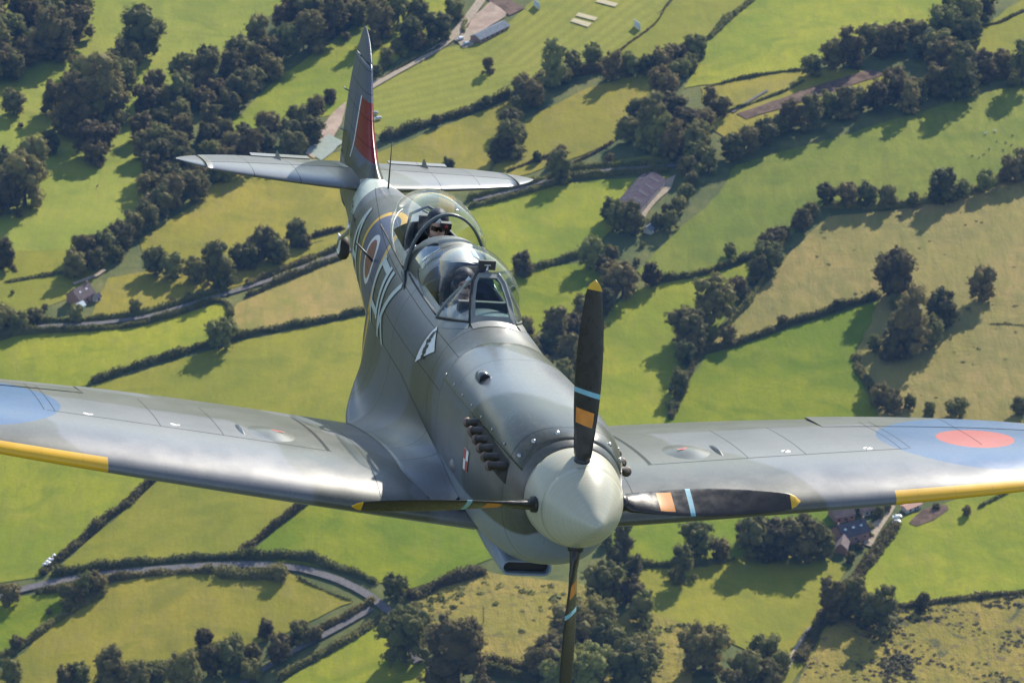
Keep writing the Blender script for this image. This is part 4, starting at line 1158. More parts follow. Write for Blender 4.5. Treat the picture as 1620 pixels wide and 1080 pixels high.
def lobes_of(rng, kind):
    L = []
    n = {'round': 26, 'wide': 30, 'tall': 20, 'bush': 13}[kind]
    for i in range(n):
        a = rng.uniform(0, 2 * math.pi); u = rng.uniform(-.75, 1.0); rr = math.sqrt(max(0, 1 - (u * .9) ** 2)) * rng.uniform(.55, 1.0)
        if kind == 'wide': c = (rr * .36 * math.cos(a), rr * .36 * math.sin(a), .47 + u * .24)
        elif kind == 'tall': c = (rr * .25 * math.cos(a), rr * .25 * math.sin(a), .60 + u * .36)
        elif kind == 'bush': c = (rr * .33 * math.cos(a), rr * .33 * math.sin(a), .30 + u * .20)
        else: c = (rr * .33 * math.cos(a), rr * .33 * math.sin(a), .50 + u * .31)
        L.append((Vector(c), rng.choice((rng.uniform(.07, .12), rng.uniform(.10, .19)))))
    if kind != 'bush':
        for i in range(9):
            a = rng.uniform(0, 2 * math.pi); q = rng.uniform(.12, .30); L.append((Vector((q * math.cos(a), q * math.sin(a), rng.uniform(.12, .26))), rng.uniform(.09, .15)))
    L.append((Vector((0, 0, {'wide': .47, 'tall': .6, 'bush': .28, 'round': .5}[kind])), .27))
    return L
def crown_mesh(seed, kind, nleaf, leaf, mat):
    rng = random.Random(seed); L = lobes_of(rng, kind); V, F = [], []
    def sd(p): return min((p - c).length - r for c, r in L)
    for c, r in L:                                            # ragged solid heart of each clump
        b = bmesh.new(); bmesh.ops.create_icosphere(b, subdivisions=2, radius=r * .74)
        o = len(V)
        for w in b.verts:
            q = w.co.copy(); k = 1 + .22 * noise.noise(q * 14 + c * 30) + .12 * noise.noise(q * 30)
            V.append(c + q * k)
        F += [tuple(x.index + o for x in f.verts) for f in b.faces]; b.free()
    n = 0; guard = 0; tot = sum(r * r for _, r in L); per = 34; UP = Vector((0, 0, 1))
    while n < nleaf and guard < nleaf:
        guard += 1
        x = rng.uniform(0, tot); i = 0
        while x > L[i][1] ** 2: x -= L[i][1] ** 2; i += 1
        c, r = L[i]; d = Vector((rng.gauss(0, 1), rng.gauss(0, 1), rng.gauss(.15, 1))).normalized()
        cc = c + d * r * rng.uniform(.85, 1.10)
        if sd(cc) < -.03: continue
        cr = rng.uniform(.026, .058)                          # one spray of leaves standing off the crown
        for _ in range(per):
            e = Vector((rng.gauss(0, 1), rng.gauss(0, 1), rng.gauss(.25, .8))).normalized(); p = cc + Vector((e.x * cr, e.y * cr, e.z * cr * .65)) * rng.uniform(.6, 1.15)
            nn = (e * .55 + d * .25 + UP * .75 + Vector((rng.gauss(0, .38), rng.gauss(0, .38), rng.gauss(0, .3)))).normalized()
            a = nn.orthogonal().normalized(); a = Matrix.Rotation(rng.uniform(0, 6.28), 3, nn) @ a; bb = nn.cross(a)
            s = leaf * rng.uniform(.55, 1.15); o = len(V)
            V += [p - a * s + bb * s * .3, p - bb * s * .7, p + a * s - bb * s * .2, p + bb * s * .75 + nn * s * .25]; F.append((o, o + 1, o + 2, o + 3))
        n += per
    me = bpy.data.meshes.new('crown'); me.from_pydata(V, [], F); me.materials.append(mat); me.update(); return me
def trunk_mesh(seed, kind):
    rng = random.Random(seed); b = MB(); h = {'wide': .34, 'round': .34, 'tall': .42, 'bush': .16}[kind]; r = {'bush': .02}.get(kind, .034)
    b.tube([(0, 0, -.06), (.004, .002, h * .5), (0, .006, h), (.004, 0, h * 1.5)], [r * 1.35, r, r * .8, r * .4], 9)
    for k in range(5):
        a = 2 * math.pi * k / 5 + rng.uniform(-.4, .4); q = rng.uniform(.18, .28)
        b.tube([(0, 0, h * .75), (q * .5 * math.cos(a), q * .5 * math.sin(a), h * 1.08), (q * math.cos(a), q * math.sin(a), h * 1.32)], [r * .55, r * .38, r * .18], 6)
    me = bpy.data.meshes.new('trunk'); me.from_pydata(b.v, [], b.f); me.materials.append(M_BARK); me.update(); return me
VAR = {}
for kind, cnt in (('round', 5), ('wide', 4), ('tall', 3), ('bush', 3)):
    VAR[kind] = [(crown_mesh(100 + 13 * i + len(kind), kind, 6200 if kind != 'bush' else 2600, .0160, M_LEAF[i % 2]), trunk_mesh(i + 5, kind)) for i in range(cnt)]
ORD = ['first', 'second', 'third', 'fourth', 'fifth', 'sixth', 'seventh', 'eighth', 'ninth', 'tenth', 'eleventh', 'twelfth', 'thirteenth', 'fourteenth', 'fifteenth', 'sixteenth', 'seventeenth', 'eighteenth', 'nineteenth', 'twentieth']
TENS = {2: 'twenty', 3: 'thirty', 4: 'forty', 5: 'fifty', 6: 'sixty', 7: 'seventy'}
TENTH = {2: 'twentieth', 3: 'thirtieth', 4: 'fortieth', 5: 'fiftieth', 6: 'sixtieth', 7: 'seventieth'}
def ordinal(i):
    n = i + 1
    if n <= 20: return ORD[i]
    return TENTH[n // 10] if n % 10 == 0 else TENS[n // 10] + '-' + ORD[n % 10 - 1]
trng = random.Random(21)
def tree(cx, cy, w, label, group, kind=None, name=None):
    """a tree whose crown is centred on that line of sight, w photo pixels wide"""
    kind = kind or (trng.choices(['round', 'wide', 'tall'], [5, 3, 1.6])[0] if w > 24 else 'bush' if w < 17 else trng.choice(['round', 'bush']))
    wm = w * mpp(cx, cy) / (.90 if kind != 'tall' else .71)
    mid = {'round': .52, 'wide': .48, 'tall': .6, 'bush': .3}[kind]
    p = gp(cx, cy, mid * wm); base = Vector((p.x, p.y, terr(p.x, p.y)))
    r = empty(name or ('shrub' if kind == 'bush' else 'tree')); r.location = base; r.rotation_euler = (0, 0, trng.uniform(0, 6.28)); sz = trng.uniform(.92, 1.10)
    r.scale = (wm, wm, wm * sz)
    crown, trunk = trng.choice(VAR[kind])
    for nm, me in (('crown', crown), ('trunk', trunk)):
        o = bpy.data.objects.new(nm, me); COL.objects.link(o); o.parent = r
    return tag(r, label, 'tree' if kind != 'bush' else 'shrub', group)
def grove(phrase, group, items):
    items = sorted(items, key=lambda t: t[0])
    for i, it in enumerate(items):
        tree(it[0], it[1], it[2], ('tree in ' + phrase) if len(items) == 1 else f'{ordinal(i)} tree from the left in {phrase}', group)
def fill(poly, spacing, wlo, whi, seed):
    rng = random.Random(seed); out = []; xs = [p[0] for p in poly]; ys_ = [p[1] for p in poly]
    def ins(x, y):
        c = False; j = len(poly) - 1
        for i in range(len(poly)):
            if (poly[i][1] > y) != (poly[j][1] > y) and x < (poly[j][0] - poly[i][0]) * (y - poly[i][1]) / (poly[j][1] - poly[i][1]) + poly[i][0]: c = not c
            j = i
        return c
    for _ in range(4000):
        x, y = rng.uniform(min(xs), max(xs)), rng.uniform(min(ys_), max(ys_))
        if ins(x, y) and all(((x - a) / 1.0) ** 2 + ((y - b) / .68) ** 2 > spacing ** 2 for a, b, _ in out): out.append((x, y, rng.uniform(wlo, whi)))
    return out
grove('the dark wood filling the top left corner', 'trees of the corner wood', fill([(-25,-25),(130,-25),(132,28),(80,70),(30,100),(-25,112)], 31, 46, 66, 1))
grove('the clump above the pale meadow', 'trees of the meadow clumps', [(223,48,80),(200,84,58),(182,100,46)])
grove('the spur of dark trees inside the pale meadow', 'trees of the meadow clumps', [(160,130,82),(133,108,50),(117,162,68),(85,152,52),(177,158,58),(197,118,50),(123,100,34),(98,185,44),(145,178,46)])
grove('the lower left of the pale meadow', 'trees of the meadow clumps', [(77,220,42),(150,212,72),(150,238,46),(20,157,46),(37,280,84),(52,248,62),(2,258,44),(12,300,50),(33,198,14)])
grove('the broad diagonal wood left of the fin', 'trees of the diagonal wood', fill([(222,140),(300,98),(333,78),(383,58),(433,25),(500,-25),(620,-25),(545,28),(488,62),(440,96),(400,132),(360,176),(325,195),(240,185)], 30, 38, 58, 2))
grove('the wood behind the starboard tailplane', 'trees of the tailplane wood', fill([(225,195),(330,205),(400,192),(440,180),(470,162),(505,165),(500,195),(480,230),(400,236),(350,265),(310,300),(275,318),(240,325),(232,285)], 29, 36, 54, 3))
grove('the tree line running down to the cottage', 'trees of the cottage line', [(118,412,46),(140,392,50),(165,385,48),(150,405,40),(190,372,46),(208,352,44),(232,338,46),(255,318,46),(185,398,26),(125,388,40),(20,462,10)])
grove('the row under the starboard tailplane', 'trees of the meadow row', [(245,410,46),(272,416,44),(308,424,44),(345,415,50),(330,405,40),(385,400,50),(415,382,50),(440,392,44),(466,364,46),(482,376,28),(402,392,40)])
grove('the cottage garden and its hedge', 'trees of the cottage garden', [(120,493,30),(55,497,30),(8,500,44),(30,506,34),(213,484,24),(273,474,10),(297,464,14),(70,486,16),(355,440,20)])
tree(350, 524, 54, 'lone round oak where two hedges meet above the starboard wing', 'lone field trees', 'wide')
tree(521, 149, 27, 'small lone tree in the grass just left of the fin tip', 'lone field trees', 'round')
tree(772, 100, 20, 'small lone tree on the mown sports field', 'lone field trees', 'tall')
tree(2, 398, 50, 'dark tree cut by the left edge beside the rough corner', 'lone field trees', 'round')
grove('the belt along the sports ground road', 'trees of the sports ground belt', [(540,22,42),(566,18,42),(598,24,46),(630,12,46),(650,46,50),(664,22,50),(692,38,50),(702,52,26),(683,68,20),(612,88,28),(640,84,22),(605,104,22),(720,8,40),(662,62,36),(628,72,26),(590,60,30),(596,112,20)])
grove('the hedgerow below the cricket ground', 'trees of the cricket hedgerow', [(828,134,44),(848,148,42),(876,100,48),(904,100,38),(938,84,40),(970,100,34),(996,98,36),(1022,100,34),(1050,88,50),(1074,80,38),(1100,72,42),(1092,96,32),(640,206,16),(690,190,18),(625,212,16),(770,160,20),(750,168,16),(890,115,34)])
grove('the spinney crossing the olive pasture', 'trees of the pasture spinney', [(820,164,28),(806,188,38),(806,212,46),(796,230,42),(783,242,30),(822,208,30),(815,185,30)])
grove('the pasture below the spinney', 'trees of the lower pasture', [(886,258,40),(886,240,26),(872,256,22),(850,247,18),(708,258,26)])
grove('the wood right of the olive pasture', 'trees of the pasture wood', [(1050,128,54),(1076,106,36),(1010,170,40),(998,200,50),(1032,186,56),(1062,160,50),(1085,190,56),(1102,216,60),(1112,186,46),(1066,218,42),(964,249,18),(1140,166,36),(1125,150,28),(1100,238,46),(1088,258,36),(1122,250,30),(1020,215,44),(1045,208,46)])
grove('the long tree row above the green hillside', 'trees of the hillside row', [(1160,230,46),(1184,219,44),(1210,206,46),(1232,196,34),(1252,181,46),(1284,171,44),(1310,161,42),(1338,156,40),(1362,154,36),(1390,150,50),(1420,130,60),(1450,137,42),(1480,122,52),(1520,106,60),(1556,100,52),(1588,92,46),(1620,96,50),(1440,150,36),(1500,130,40)])
grove('the wood across the top right', 'trees of the top right wood', [(1284,100,38),(1318,80,50),(1345,70,46),(1378,56,50),(1398,70,40),(1414,56,50),(1445,46,46),(1486,66,52),(1498,34,60),(1528,18,60),(1536,52,46),(1480,86,46),(1502,84,50),(1460,70,40),(1550,-5,60),(1515,0,60)])
grove('the hedgerow under the green hillside', 'trees of the hillside hedgerow', [(1308,304,36),(1342,304,42),(1372,305,40),(1405,310,36),(1444,316,24),(1492,290,56),(1524,296,30),(1558,286,36),(1600,264,46),(1624,254,52)])
grove('the belt between green hillside and tan slope', 'trees of the slope belt', [(1270,344,36),(1284,330,28),(1222,374,46),(1216,400,52),(1200,420,30),(1190,442,24),(1258,350,20),(1155,394,26),(1240,366,26)])
grove('the tree strip left of the bright green field', 'trees of the field strip', [(1130,470,74),(1166,450,34),(1178,462,24),(1090,508,72),(1084,556,40),(1074,600,40),(1062,640,24),(1104,540,36)])
grove('the hedge topping the bright green field', 'trees of the bright field hedge', [(1152,528,32),(1238,504,20),(1322,480,17)])
tree(1415, 430, 80, 'tall spreading oak rising above the clump on the tan slope', 'lone field trees', 'wide')
tree(1554, 446, 54, 'lone oak with a long shadow on the tan slope at right', 'lone field trees', 'round')
grove('the dark clump on the tan slope', 'trees of the slope clump', [(1440,500,74),(1492,482,62),(1418,474,30),(1410,540,40),(1382,542,28),(1470,520,50),(1425,515,50)])
grove('the bushes behind the port wing', 'trees behind the port wing', [(1390,624,40),(1414,632,40),(1440,634,24),(1514,640,40),(1612,640,32),(1470,645,24)])
grove('the garden belt below the long barn', 'trees of the barn belt', [(934,398,48),(968,398,28),(986,436,60),(966,430,40),(1000,342,50),(980,338,46),(966,330,36),(1030,434,38),(1006,414,18),(1016,386,15),(954,470,42),(926,482,46),(936,510,50),(908,512,44),(880,512,46),(900,552,42),(870,542,42),(940,548,32),(858,578,38),(926,566,36),(890,590,40),(830,520,40),(840,550,40),(915,610,40),(955,415,30)])
grove('the scrub beside the farmyard', 'trees of the farmyard scrub', [(1040,350,26),(1060,344,26),(1074,320,30),(1086,300,28),(1095,280,26),(1100,268,20),(1055,330,22),(1028,352,20)])
tree(828, 414, 42, 'round tree in the hedge right of the rear canopy', 'lone field trees', 'round')
grove('the junction of the lanes under the nose', 'trees of the lane junction', [(625,926,46),(640,1000,94),(722,1016,100)])
grove('the copse below the air intake', 'trees of the intake copse', [(905,990,84),(950,970,62),(868,1030,80),(930,1050,100),(1000,1058,90),(1018,1025,66),(880,1070,70),(960,1010,70)])
grove('the scrub right of the air intake', 'trees of the intake scrub', [(955,918,70),(1000,934,46),(1016,956,42),(985,850,36),(972,872,38),(1004,890,30),(960,850,24)])
grove('the bottom edge right of the copse', 'trees of the bottom edge', [(1115,1020,88),(1210,1020,52),(1182,1058,62),(1214,1062,56),(1236,1046,40),(1160,1080,50)])
grove('the tall shelter belt under the port wing', 'trees of the shelter belt', [(1106,848,66),(1080,888,42),(1140,868,36),(1194,848,70),(1236,844,80),(1270,850,76),(1302,858,46),(1180,838,42),(1215,862,50)])
grove('the thicket beside the heath', 'trees of the heath thicket', [(1314,946,46),(1350,940,62),(1394,956,56),(1460,950,27),(1330,958,36),(1370,955,44)])
grove('the left end of the lane', 'trees of the lane end', [(14,936,42),(60,934,14),(105,934,32),(133,920,32),(106,956,25),(78,966,15),(152,918,40),(26,1014,28),(50,1002,9),(443,903,33),(122,942,28),(66,990,9)])
grove('the scrubby bank at the bottom left', 'trees of the bottom bank', [(178,1050,62),(105,1064,42),(128,1060,38),(18,1066,42),(323,1008,34),(420,990,32),(440,1024,46),(475,994,42),(364,1034,56),(330,1044,46),(290,1060,58),(250,1066,42),(396,1056,42),(500,1002,24),(400,1030,36),(220,1072,40)])
grove('the farm garden right of the shelter belt', 'trees of the farm garden', [(1372,836,26),(1392,808,24),(1360,862,20),(1345,878,20),(1400,795,26),(1352,806,22),(1330,800,26),(1480,800,16),(1530,806,18)])

# ---- hedges ----------------------------------------------------------
hrng = random.Random(5)
def hedge(pts, width, height, label, gap=0.0):
    P = [gp(*p) for p in pts]; L = []
    for i in range(len(P) - 1):
        n = max(1, int((P[i + 1] - P[i]).length / 2.2))
        for k in range(n): L.append(P[i].lerp(P[i + 1], k / n))
    L.append(P[-1]); S = [sum((L[max(0, min(len(L) - 1, i + j))] for j in range(-3, 4)), Vector()) / 7 for i in range(len(L))]
    sd = hrng.uniform(0, 500); org = Vector((S[len(S) // 2].x, S[len(S) // 2].y, terr(S[len(S) // 2].x, S[len(S) // 2].y))); V, F = [], []; nc = 7
    frame = []
    for i, p in enumerate(S):
        d = S[min(i + 1, len(S) - 1)] - S[max(i - 1, 0)]; d.z = 0; d.normalize(); n = Vector((-d.y, d.x, 0))
        h = height * max(.25, 1 + .75 * noise.noise(Vector((i * .11, sd, 0))) + .55 * noise.noise(Vector((i * .37, sd, 4)))); w = .85 * width * max(.4, 1 + .6 * noise.noise(Vector((i * .17, sd, 9))) + .3 * noise.noise(Vector((i * .5, sd, 2))))
        if i in (0, len(S) - 1): h *= .5; w *= .5
        wob = n * (1.1 * noise.noise(Vector((i * .1, sd, 20)))); frame.append((p + wob, n, d, w, h))
        for k in range(nc):
            a = math.pi * k / (nc - 1); q = p + wob + n * (w / 2 * math.cos(a)); q.z = terr(q.x, q.y) - .1 + h * .90 * math.sin(a) ** .7 * (1 + .15 * noise.noise(Vector((i * .6, k * .7, sd)))); V.append(q - org)
    F = [f for f in grid_faces(len(S), nc)]
    for (p, n, d, w, h) in frame:                               # leafy sprays standing off the hedge
        for _ in range(int(12 + 5 * (w + h))):
            a = math.pi * hrng.uniform(.0, 1.0); c = p + d * hrng.uniform(-1.3, 1.3) + n * (w / 2 * hrng.uniform(.9, 1.35) * math.cos(a)); c.z = terr(c.x, c.y) + h * .95 * math.sin(a) ** .7 * hrng.uniform(.75, 1.35)
            c -= org; nn = (n * .5 * math.cos(a) + Vector((0, 0, .7 + .3 * math.sin(a))) + Vector((hrng.gauss(0, .5), hrng.gauss(0, .5), hrng.gauss(0, .5)))).normalized()
            u = nn.orthogonal().normalized(); u = Matrix.Rotation(hrng.uniform(0, 6.28), 3, nn) @ u; v_ = nn.cross(u); s = hrng.uniform(.35, .85); o = len(V)
            V += [c - u * s, c - v_ * s * .7, c + u * s, c + v_ * s * .7 + nn * s * .4]; F.append((o, o + 1, o + 2, o + 3))
    o = mesh('hedge', V, F, M_HEDGE, None, False, loc=org)
    return tag(o, label, 'hedge', 'field hedges')
HEDGES = [
 ([(600,226),(680,196),(760,172),(812,152)], 5, 4.5, 'thick hedge below the sports field right of the fin'),
 ([(812,150),(860,128),(950,112),(1050,104),(1105,90)], 6, 5, 'tall overgrown hedge under the cricket ground'),
 ([(1118,66),(1155,32),(1190,2),(1215,-25)], 3.2, 3, 'thin straight hedge climbing to the top edge right of the cricket ground'),
 ([(735,318),(790,303),(850,288),(895,270),(955,265),(1065,259)], 3, 3.2, 'upper hedge of the farm lane behind the port tailplane'),
 ([(735,331),(795,317),(850,302),(905,283),(960,279),(1062,271)], 3, 3.4, 'lower hedge of the farm lane behind the port tailplane'),
 ([(800,274),(855,252),(905,242)], 1.6, 1.6, 'low broken hedge left of the lower pasture tree'),
 ([(905,262),(945,240),(972,224)], 1.6, 1.6, 'low hedge running up from the lower pasture tree'),
 ([(815,432),(850,426),(910,406),(942,396)], 4, 3.6, 'hedge right of the rear canopy above the lime field'),
 ([(1030,445),(1080,441),(1130,430),(1185,408),(1205,398)], 3.5, 3.2, 'hedge along the foot of the green hillside'),
 ([(1105,560),(1160,547),(1250,513),(1320,491),(1395,468)], 3.4, 3.4, 'hedge topping the bright green field under the tan slope'),
 ([(1352,562),(1358,588),(1380,612),(1388,640)], 5, 3.2, 'short hedge at the right end of the bright green field'),
 ([(1060,665),(1075,625),(1090,585),(1105,560)], 4, 3.4, 'hedge down the left end of the bright green field'),
 ([(1560,513),(1590,513),(1640,519)], .9, 1.0, 'thin low hedge line at the right edge of the tan slope'),
 ([(140,606),(230,577),(330,547),(400,529),(500,511),(590,492)], 4, 3.2, 'long hedge rising from starboard wing to the fuselage'),
 ([(-50,534),(10,512),(60,507),(130,507),(220,499),(300,476),(350,458),(374,462)], 3, 2.8, 'upper hedge of the valley lane past the cottage'),
 ([(-50,556),(20,530),(130,524),(220,516),(300,492),(345,474),(362,480),(364,505)], 3, 3.0, 'lower hedge of the valley lane past the cottage'),
 ([(386,455),(450,427),(545,390)], 3, 3.0, 'upper hedge of the valley lane left of the tail wheel'),
 ([(388,470),(450,444),(550,405)], 3, 3.2, 'lower hedge of the valley lane left of the tail wheel'),
 ([(490,378),(520,368),(548,362)], 2, 2, 'short low hedge beside the tail wheel'),
 ([(62,912),(130,855),(245,760),(300,718)], 4.2, 3.4, 'straight hedge running from the lane up under the yellow wing edge'),
 ([(375,880),(430,838),(482,797),(520,765)], 3, 2.8, 'short straight hedge below the middle of the starboard wing'),
 ([(78,910),(200,894),(300,884),(440,880),(490,886),(545,902),(600,925)], 4.2, 3.6, 'upper hedge of the tarmac lane at lower left'),
 ([(62,940),(170,918),(260,908),(345,905)], 3.4, 3.2, 'lower hedge of the tarmac lane at lower left'),
 ([(338,908),(380,912),(420,913),(458,908)], 7, 4, 'broad bulging hedge below the tarmac lane'),
 ([(468,912),(510,935),(558,953)], 1.3, 1.2, 'thin fence-like hedge beside the road junction'),
 ([(640,948),(700,925),(770,903)], 6.5, 4.2, 'dark hedge leading right from the junction to the intake'),
 ([(650,955),(665,985),(690,1005)], 5, 3.6, 'hedge running down from the junction to the large trees'),
 ([(425,1032),(490,1003),(560,972),(596,950)], 3.4, 3, 'upper hedge of the side lane at the bottom'),
 ([(436,1078),(520,1030),(575,998),(612,972)], 4, 3.2, 'lower hedge of the side lane at the bottom'),
 ([(-30,1062),(50,1012),(85,985),(128,960),(170,935)], 3, 2.6, 'hedge between the lime corner and the olive field'),
 ([(150,1076),(240,1056),(310,1042),(385,1014)], 5, 4, 'scrubby hedge along the bottom of the olive field'),
 ([(768,1040),(820,1052),(870,1064)], 4, 3.4, 'upper of two short hedges left of the copse'),
 ([(755,1058),(810,1070),(860,1085)], 5, 3.4, 'lower of two short hedges left of the copse'),
 ([(1395,963),(1450,958),(1520,950),(1560,943),(1640,936)], 3.4, 2.2, 'ragged hedge along the top of the heath'),
 ([(1262,1050),(1290,1000),(1335,938),(1385,876),(1420,828)], 6, 3.4, 'broad hedge beside the farm track at lower right'),
 ([(968,884),(1020,895),(1080,898),(1165,886)], 3.6, 3.2, 'hedge under the shelter belt below the port wing'),
 ([(1112,142),(1160,128),(1215,118),(1275,112)], 1.8, 1.8, 'thin broken hedge left of the top right wood'),
 ([(1130,186),(1180,168),(1230,150),(1275,128)], 1.8, 1.6, 'low streamside hedge above the hillside row'),
 ([(1535,46),(1575,40),(1600,28),(1640,10)], 1.8, 1.6, 'low hedge in the top right corner'),
 ([(1298,328),(1400,328),(1445,326),(1500,314),(1560,298),(1640,256)], 4, 3.4, 'hedge between the green hillside and the tan slope'),
 ([(598,128),(650,100),(700,74)], 1.6, 1.6, 'low hedge beside the sports ground road'),
 ([(735,55),(732,44),(740,34)], 2.5, 2.2, 'clipped hedge beside the sand paddock'),
 ([(6,448),(40,442),(80,436),(112,430)], 3.2, 1.5, 'heathery bank left of the cottage tree line'),
 ([(1155,228),(1300,176),(1440,150),(1640,112)], 5, 3.6, 'understorey hedge of the hillside tree row'),
 ([(1545,805),(1580,785),(1600,776)], 1.4, 1.4, 'low hedge below the yellow edge of the port wing'),
 ([(955,100),(1000,68),(1040,34),(1066,-5)], 1.0, .9, 'thin boundary hedge right of the cricket strips'),
 ([(28,432),(18,418),(14,408)], 1.6, 2.0, 'tiny dark hedge end at the left edge'),
 ([(1120,545),(1180,485),(1215,430)], 3.4, 3.0, 'hedge down the left side of the tan slope'),
]
for h in HEDGES: hedge(h[0], h[1], h[2], h[3])

# ---- low scrub on the rough ground: gorse, bramble and bracken nobody could count -------
def scrub(name, polys, count, smin, smax, mat, seed):
    rng = random.Random(seed); V, F = [], []; org = gp(*polys[0][0])
    for poly in polys:
        xs = [p[0] for p in poly]; ys_ = [p[1] for p in poly]; n = 0
        while n < count:
            x, y = rng.uniform(min(xs), max(xs)), rng.uniform(min(ys_), max(ys_)); c = False; j = len(poly) - 1
            for i in range(len(poly)):
                if (poly[i][1] > y) != (poly[j][1] > y) and x < (poly[j][0] - poly[i][0]) * (y - poly[i][1]) / (poly[j][1] - poly[i][1]) + poly[i][0]: c = not c
                j = i
            if not c: continue
            n += 1
            p = gp(x, y)
            if noise.noise(Vector((p.x * .035, p.y * .05, seed))) < -.04: continue
            s = rng.uniform(smin, smax) * (1 + .8 * noise.noise(Vector((p.x * .03, p.y * .03, 7))))
            for _ in range(26):
                d = Vector((rng.gauss(0, 1), rng.gauss(0, 1), abs(rng.gauss(0, .8)))).normalized(); q = p + Vector((d.x * s, d.y * s, d.z * s * .75)) * rng.uniform(.7, 1.1) - org
                nn = (d * .6 + Vector((rng.gauss(0, .4), rng.gauss(0, .4), .6 + rng.gauss(0, .3)))).normalized(); u = nn.orthogonal().normalized(); w = nn.cross(u); k = s * rng.uniform(.3, .6); o = len(V)
                V += [q - u * k, q - w * k * .7, q + u * k, q + w * k * .7]; F.append((o, o + 1, o + 2, o + 3))
    o = mesh(name, V, F, mat, None, False, loc=org); return tag(o, kind='stuff')
M_SCRUB = leaf_mat('bracken', (.085, .075, .032), (.115, .100, .045), (.165, .135, .070))
scrub('scrub', [[(1255,1085),(1300,1010),(1345,970),(1450,965),(1540,952),(1640,936),(1640,1090)]], 1500, .5, 1.7, M_SCRUB, 3)
scrub('bramble', [[(650,965),(700,930),(770,912),(920,935),(900,1000),(780,1030)], [(1000,970),(1090,990),(1100,1060),(1060,1085),(1010,1085)]], 130, .7, 2.0, M_HEDGE, 4)
scrub('rough_tufts', [[(1190,485),(1320,350),(1560,305),(1630,290),(1630,640),(1420,640),(1360,560),(1380,490),(1240,510)]], 150, .5, 1.3, M_HEDGE, 6)
# ================================================================== buildings, cars, animals
def roofmat(name, a, b): return plain(name, a, .7, 0, .2, .9)
M_SLATE = plain('slate_roof', (.060, .058, .070), .9, 0, .25, .8, .2); M_TILE = plain('brown_tile_roof', (.12, .085, .08), .9, 0, .25, .8)
M_SHEET = plain('grey_sheet_roof', (.13, .15, .18), .85, 0, .15, .5, .2); M_BRICK = plain('brick_wall', (.30, .17, .12), .85, 0, .2, 1.5)
M_REND = plain('rendered_wall', (.55, .50, .43), .85, 0, .12, .8); M_WIN = plain('window_glass', (.03, .04, .05), .08); M_BARNR = plain('barn_roof', (.060, .048, .062), .95, 0, .25, .4, .1)
M_PINK = plain('red_tin_roof', (.42, .19, .13), .6); M_PALE = plain('pale_panel', (.55, .62, .66), .5)
def house(A, B, width, hw, hr, roof, wall, name, label, cat, lights=0, chimneys=0, doors=1, windows=3):
    a, b = gp(*A), gp(*B); c = (a + b) / 2; d = b - a; Ld = math.hypot(d.x, d.y); ang = math.atan2(d.y, d.x)
    z = min(terr(a.x, a.y), terr(b.x, b.y), terr(c.x, c.y)) - .4
    r = empty(name); r.location = (c.x, c.y, z); r.rotation_euler = (0, 0, ang); tag(r, label, cat, 'farm and village buildings')
    L, w = Ld / 2, width / 2; h = hw + .6
    v = [(-L, -w, 0), (L, -w, 0), (L, w, 0), (-L, w, 0), (-L, -w, h), (L, -w, h), (L, w, h), (-L, w, h), (-L, 0, h + hr - .15), (L, 0, h + hr - .15)]
    mesh('wall', v, [(0, 1, 5, 4), (2, 3, 7, 6), (1, 2, 6, 9, 5), (3, 0, 4, 8, 7)], wall, r, False)
    e, t = .5, .18
    for s in (-1, 1):
        q = [(-L - e, s * (w + e), h - hr * e / w), (L + e, s * (w + e), h - hr * e / w), (L + e, 0, h + hr), (-L - e, 0, h + hr)]
        q += [(x, y, zz + t) for x, y, zz in q]
        rf = mesh('roof', q, [(0, 1, 2, 3), (7, 6, 5, 4), (0, 4, 5, 1), (1, 5, 6, 2), (2, 6, 7, 3), (3, 7, 4, 0)], roof, r, False)
        for k in range(lights):
            x = -L + 2 * L * (k + .7) / (lights + .4); f = .55; yy = s * w * (1 - f); zz = h + hr * f + t + .05
            MB().box((x, yy, zz), (1.3 if cat != 'barn' else 2.2, .9 if cat != 'barn' else w * .8, .08), Matrix.Rotation(-s * math.atan2(hr, w), 3, 'X')).build('rooflight', M_PALE if cat != 'barn' else M_SLATE, rf, False)
    for k in range(chimneys):
        x = (-L + .6) if k == 0 else (L - .6); MB().box((x, 0, h + hr + .5), (.9, .6, 1.6)).build('chimney', M_BRICK, r, False)
    for s in (-1, 1):
        for k in range(windows):
            x = -L + 2 * L * (k + .5) / windows
            wd = MB().box((x, s * (w + .02), h * .55), (1.3, .08, 1.2)).build('window', M_WIN, r, False)
            MB().box((x, s * (w + .07), h * .55 - .68), (1.5, .12, .1)).build('sill', M_REND, wd, False)
        if doors: MB().box((L * .15, s * (w + .03), 1.3), (1.0, .08, 2.1)).build('door', M_SLATE, r, False)
    MB().box((L + .04, 0, 1.4), (.08, 1.6, 2.2)).build('door', M_SLATE, r, False)
    return r
house((752,67), (798,43), 8, 2.8, 2.0, M_SHEET, M_BRICK, 'clubhouse', 'long grey-roofed clubhouse beside the sand paddock at the top', 'building', 0, 0, 1, 6)
house((993,338), (1034,290), 15, 4.2, 3.2, M_BARNR, M_REND, 'barn', 'long dark-roofed barn in the farmyard right of the front canopy', 'barn', 4, 0, 0, 2)
house((1024,370), (1034,362), 5, 2.6, 1.3, M_SHEET, M_REND, 'shed', 'small blue-grey shed below the long barn', 'shed', 0, 0, 1, 1)
house((1324,856), (1366,846), 11, 5.2, 4.2, M_SLATE, M_BRICK, 'farmhouse', 'slate-roofed farmhouse with rooflights beside the farm drive', 'house', 3, 2, 1, 3)
house((1330,876), (1334,862), 6, 3.4, 2.6, M_TILE, M_BRICK, 'outhouse', 'brown-roofed outhouse below the slate farmhouse', 'building', 0, 0, 1, 1)
